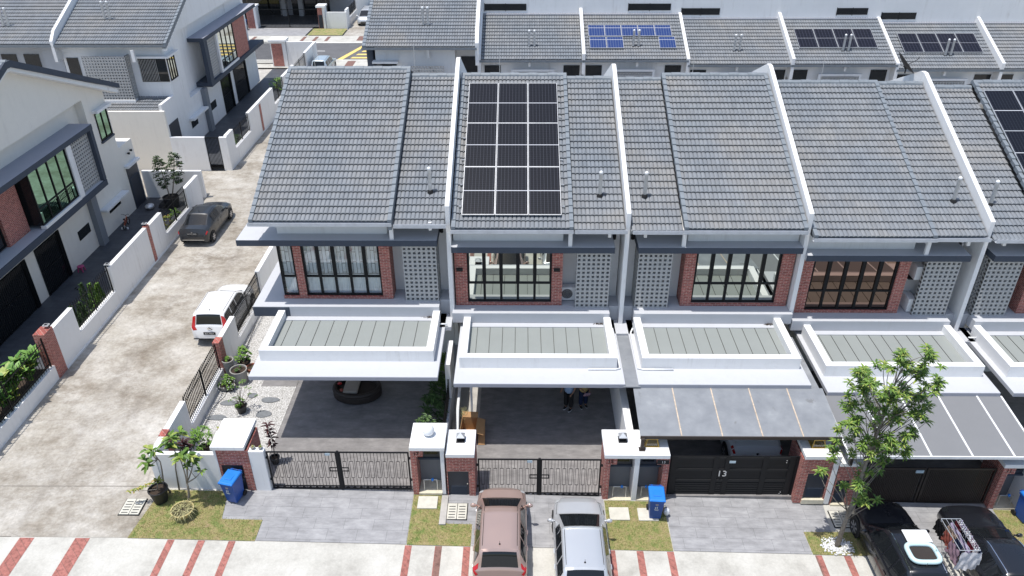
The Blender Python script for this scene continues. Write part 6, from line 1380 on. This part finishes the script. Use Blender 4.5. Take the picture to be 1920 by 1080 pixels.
for x,y,l in((-22.2,33.0,'black slipper near the sliding door, left one'),(-22.05,32.9,'black slipper near the sliding door, right one')): MB().ball((0,0,.03),.1,10,(.42,1.15,.28)).build('slipper','blackm',local=True,loc=(x,y,.462),smooth=True,label=l,cat='slipper',group='pair of black slippers')
MB().ball((0,0,.16),.3,14,(.9,1,.55)).build('plastic_bag','alu',local=True,loc=(-22.3,42.3,.47),smooth=False,label='crumpled grey plastic bag on the dark paving by the back door',cat='bag')
b=MB(); b.prism([(-.9,0),(.7,0),(.6,.22),(-.7,.16)],'x',-.25,.25); b.build('covered_heap','blackm',local=True,loc=(-21.6,43.2,.47),label='low heap under black sheet beside the big potted tree',cat='heap',bevel=.05)
b=MB(); b.tube([(-12.35,20.6,.32),(-12.25,22.3,.31),(-12.3,24,.31),(-12.05,24.8,.31),(-12.3,26.4,.31),(-12.2,28,.31),(-12.35,30,.31)],.012,6); b.build('garden_hose','blackm',label='thin black hose lying along the railing wall on the gravel',cat='hose')
# ---------------------------------------------------------------- people in the open porch
def skin(name,pts,edges,rad,mat,par,subd=1):
    me=bpy.data.meshes.new(name); me.from_pydata(pts,edges,[]); o=bpy.data.objects.new(name,me); COL.objects.link(o); o.parent=par; me.materials.append(M[mat])
    sk_=o.modifiers.new('skin','SKIN'); sk_.use_smooth_shade=True; sv=me.skin_vertices[0].data
    for i,r in enumerate(rad): sv[i].radius=r if isinstance(r,tuple) else (r,r)
    sv[0].use_root=True
    if subd: s=o.modifiers.new('sub','SUBSURF'); s.levels=subd; s.render_levels=subd
    return o
def person(lab,x,y,rz,shirt,legs,shoe,sc_=1.,armR=None):
    o=thing('person',lab,'person',(x,y,.006),rz); o.scale=(sc_,)*3; W2=.09
    P=[(0,0,.95),(0,0,1.15),(0,0,1.38),(0,.0,1.50),(0,-.01,1.60),(0,-.02,1.70)]; E=[(0,1),(1,2),(2,3),(3,4),(4,5)]; Rr=[(.15,.11),(.13,.10),(.16,.10),.055,.075,.085]
    for s in(-1,1):
        k=len(P); P+=[(s*.10,0,.88),(s*.11,-.01,.50),(s*.115,.02,.10),(s*.12,-.12,.05)]; E+=[(0,k),(k,k+1),(k+1,k+2),(k+2,k+3)]; Rr+=[.085,.055,.038,.032]
        k=len(P); el=(s*.27,.02,1.14); wr=(s*.24,-.16,.98) if armR is None else (s*.12,-.28,1.08); hd=(wr[0]-s*.01,wr[1]-.05,wr[2]-.03)
        P+=[(s*.19,0,1.42),el,wr,hd]; E+=[(2,k),(k,k+1),(k+1,k+2),(k+2,k+3)]; Rr+=[.055,.04,.026,(.035,.018)]
        for q,(dx,ln) in enumerate(((-.026,.055),(-.009,.065),(.009,.062),(.026,.05))): kk=len(P); P.append((hd[0]+dx,hd[1]-.04-ln*.5,hd[2]-ln*.7)); E.append((k+3,kk)); Rr.append(.008)
        kk=len(P); P.append((hd[0]-s*.05,hd[1]-.02,hd[2]-.01)); E.append((k+3,kk)); Rr.append(.009)
    skin('body',P,E,Rr,'skin',o)
    b=MB(); b.ball((0,-.015,1.72),.088,16,(.88,1.05,1.25)); 
    hd_=b.build('head','skin',o,local=True,smooth=True)
    b=MB(); b.ball((0,.012,1.745),.098,16,(.93,1.05,1.12)); b.build('hair','blackm',hd_,local=True,smooth=True)
    b=MB(); b.ball((0,-.108,1.70),.014,8,(.8,1,1.4)); b.build('nose','skin',hd_,local=True)
    b=MB(); b.ball((-.03,-.098,1.73),.009,8); b.ball((.03,-.098,1.73),.009,8); b.build('eyes','blackm',hd_,local=True)
    b=MB(); b.box(-.02,.02,-.105,-.098,1.66,1.667); b.build('mouth','dusty_red_cloth',hd_,local=True)
    P=[(0,0,.80),(0,0,1.12),(0,0,1.38),(0,0,1.46)]; E=[(0,1),(1,2),(2,3)]; Rr=[(.26,.20),(.20,.155),(.18,.125),.07]
    for s in(-1,1): k=len(P); P+=[(s*.19,0,1.42),(s*.245,.01,1.22)]; E+=[(2,k),(k,k+1)]; Rr+=[.075,.065]
    skin('shirt',P,E,Rr,shirt,o)
    P=[(0,0,.95)]; E=[]; Rr=[(.16,.125)]
    for s in(-1,1): k=len(P); P+=[(s*.10,0,.84),(s*.11,-.01,.50),(s*.115,.01,.12)]; E+=[(0,k),(k,k+1),(k+1,k+2)]; Rr+=[.12,.105,.10]
    skin('trousers',P,E,Rr,legs,o)
    for s in(-1,1):
        MB().ball((s*.12,-.05,.055),.1,14,(.5,1.4,.5)).build('shoe','blackm',o,local=True,smooth=True); MB().ball((s*.12,-.05,.018),.1,14,(.55,1.5,.2)).build('shoe_sole',shoe,o,local=True,smooth=True)
    return o
M['sky_shirt']=simple('pale_blue_shirt',(.30,.42,.60),.9,0,.05); M['yel_shirt']=simple('yellow_patterned_shirt',(.62,.48,.20),.9,0,.25,14); M['navy']=M['navy_cloth']
person('person in loose pale blue shirt and wide black trousers with white soled shoes',1.92,24.45,R(-35),'sky_shirt','blackm','pvc')
person('person in yellow patterned shirt and dark blue trousers holding a pink pouch',2.52,24.6,R(20),'yel_shirt','navy_cloth','alu',.94,1)
b=MB(); b.box(-.13,.13,-.03,.03,-.11,.11); o=b.build('pouch','mauve_cloth',local=True,loc=(2.62,24.22,.93),label='pinkish patterned pouch held by the person in yellow',cat='pouch',bevel=.02); o.rotation_euler=(R(30),R(10),R(20))
for dx in(-.03,.05): MB().box(dx-.008,dx+.008,-.036,-.031,-.05,.05).build('strap','maroon_cloth',o,local=True)
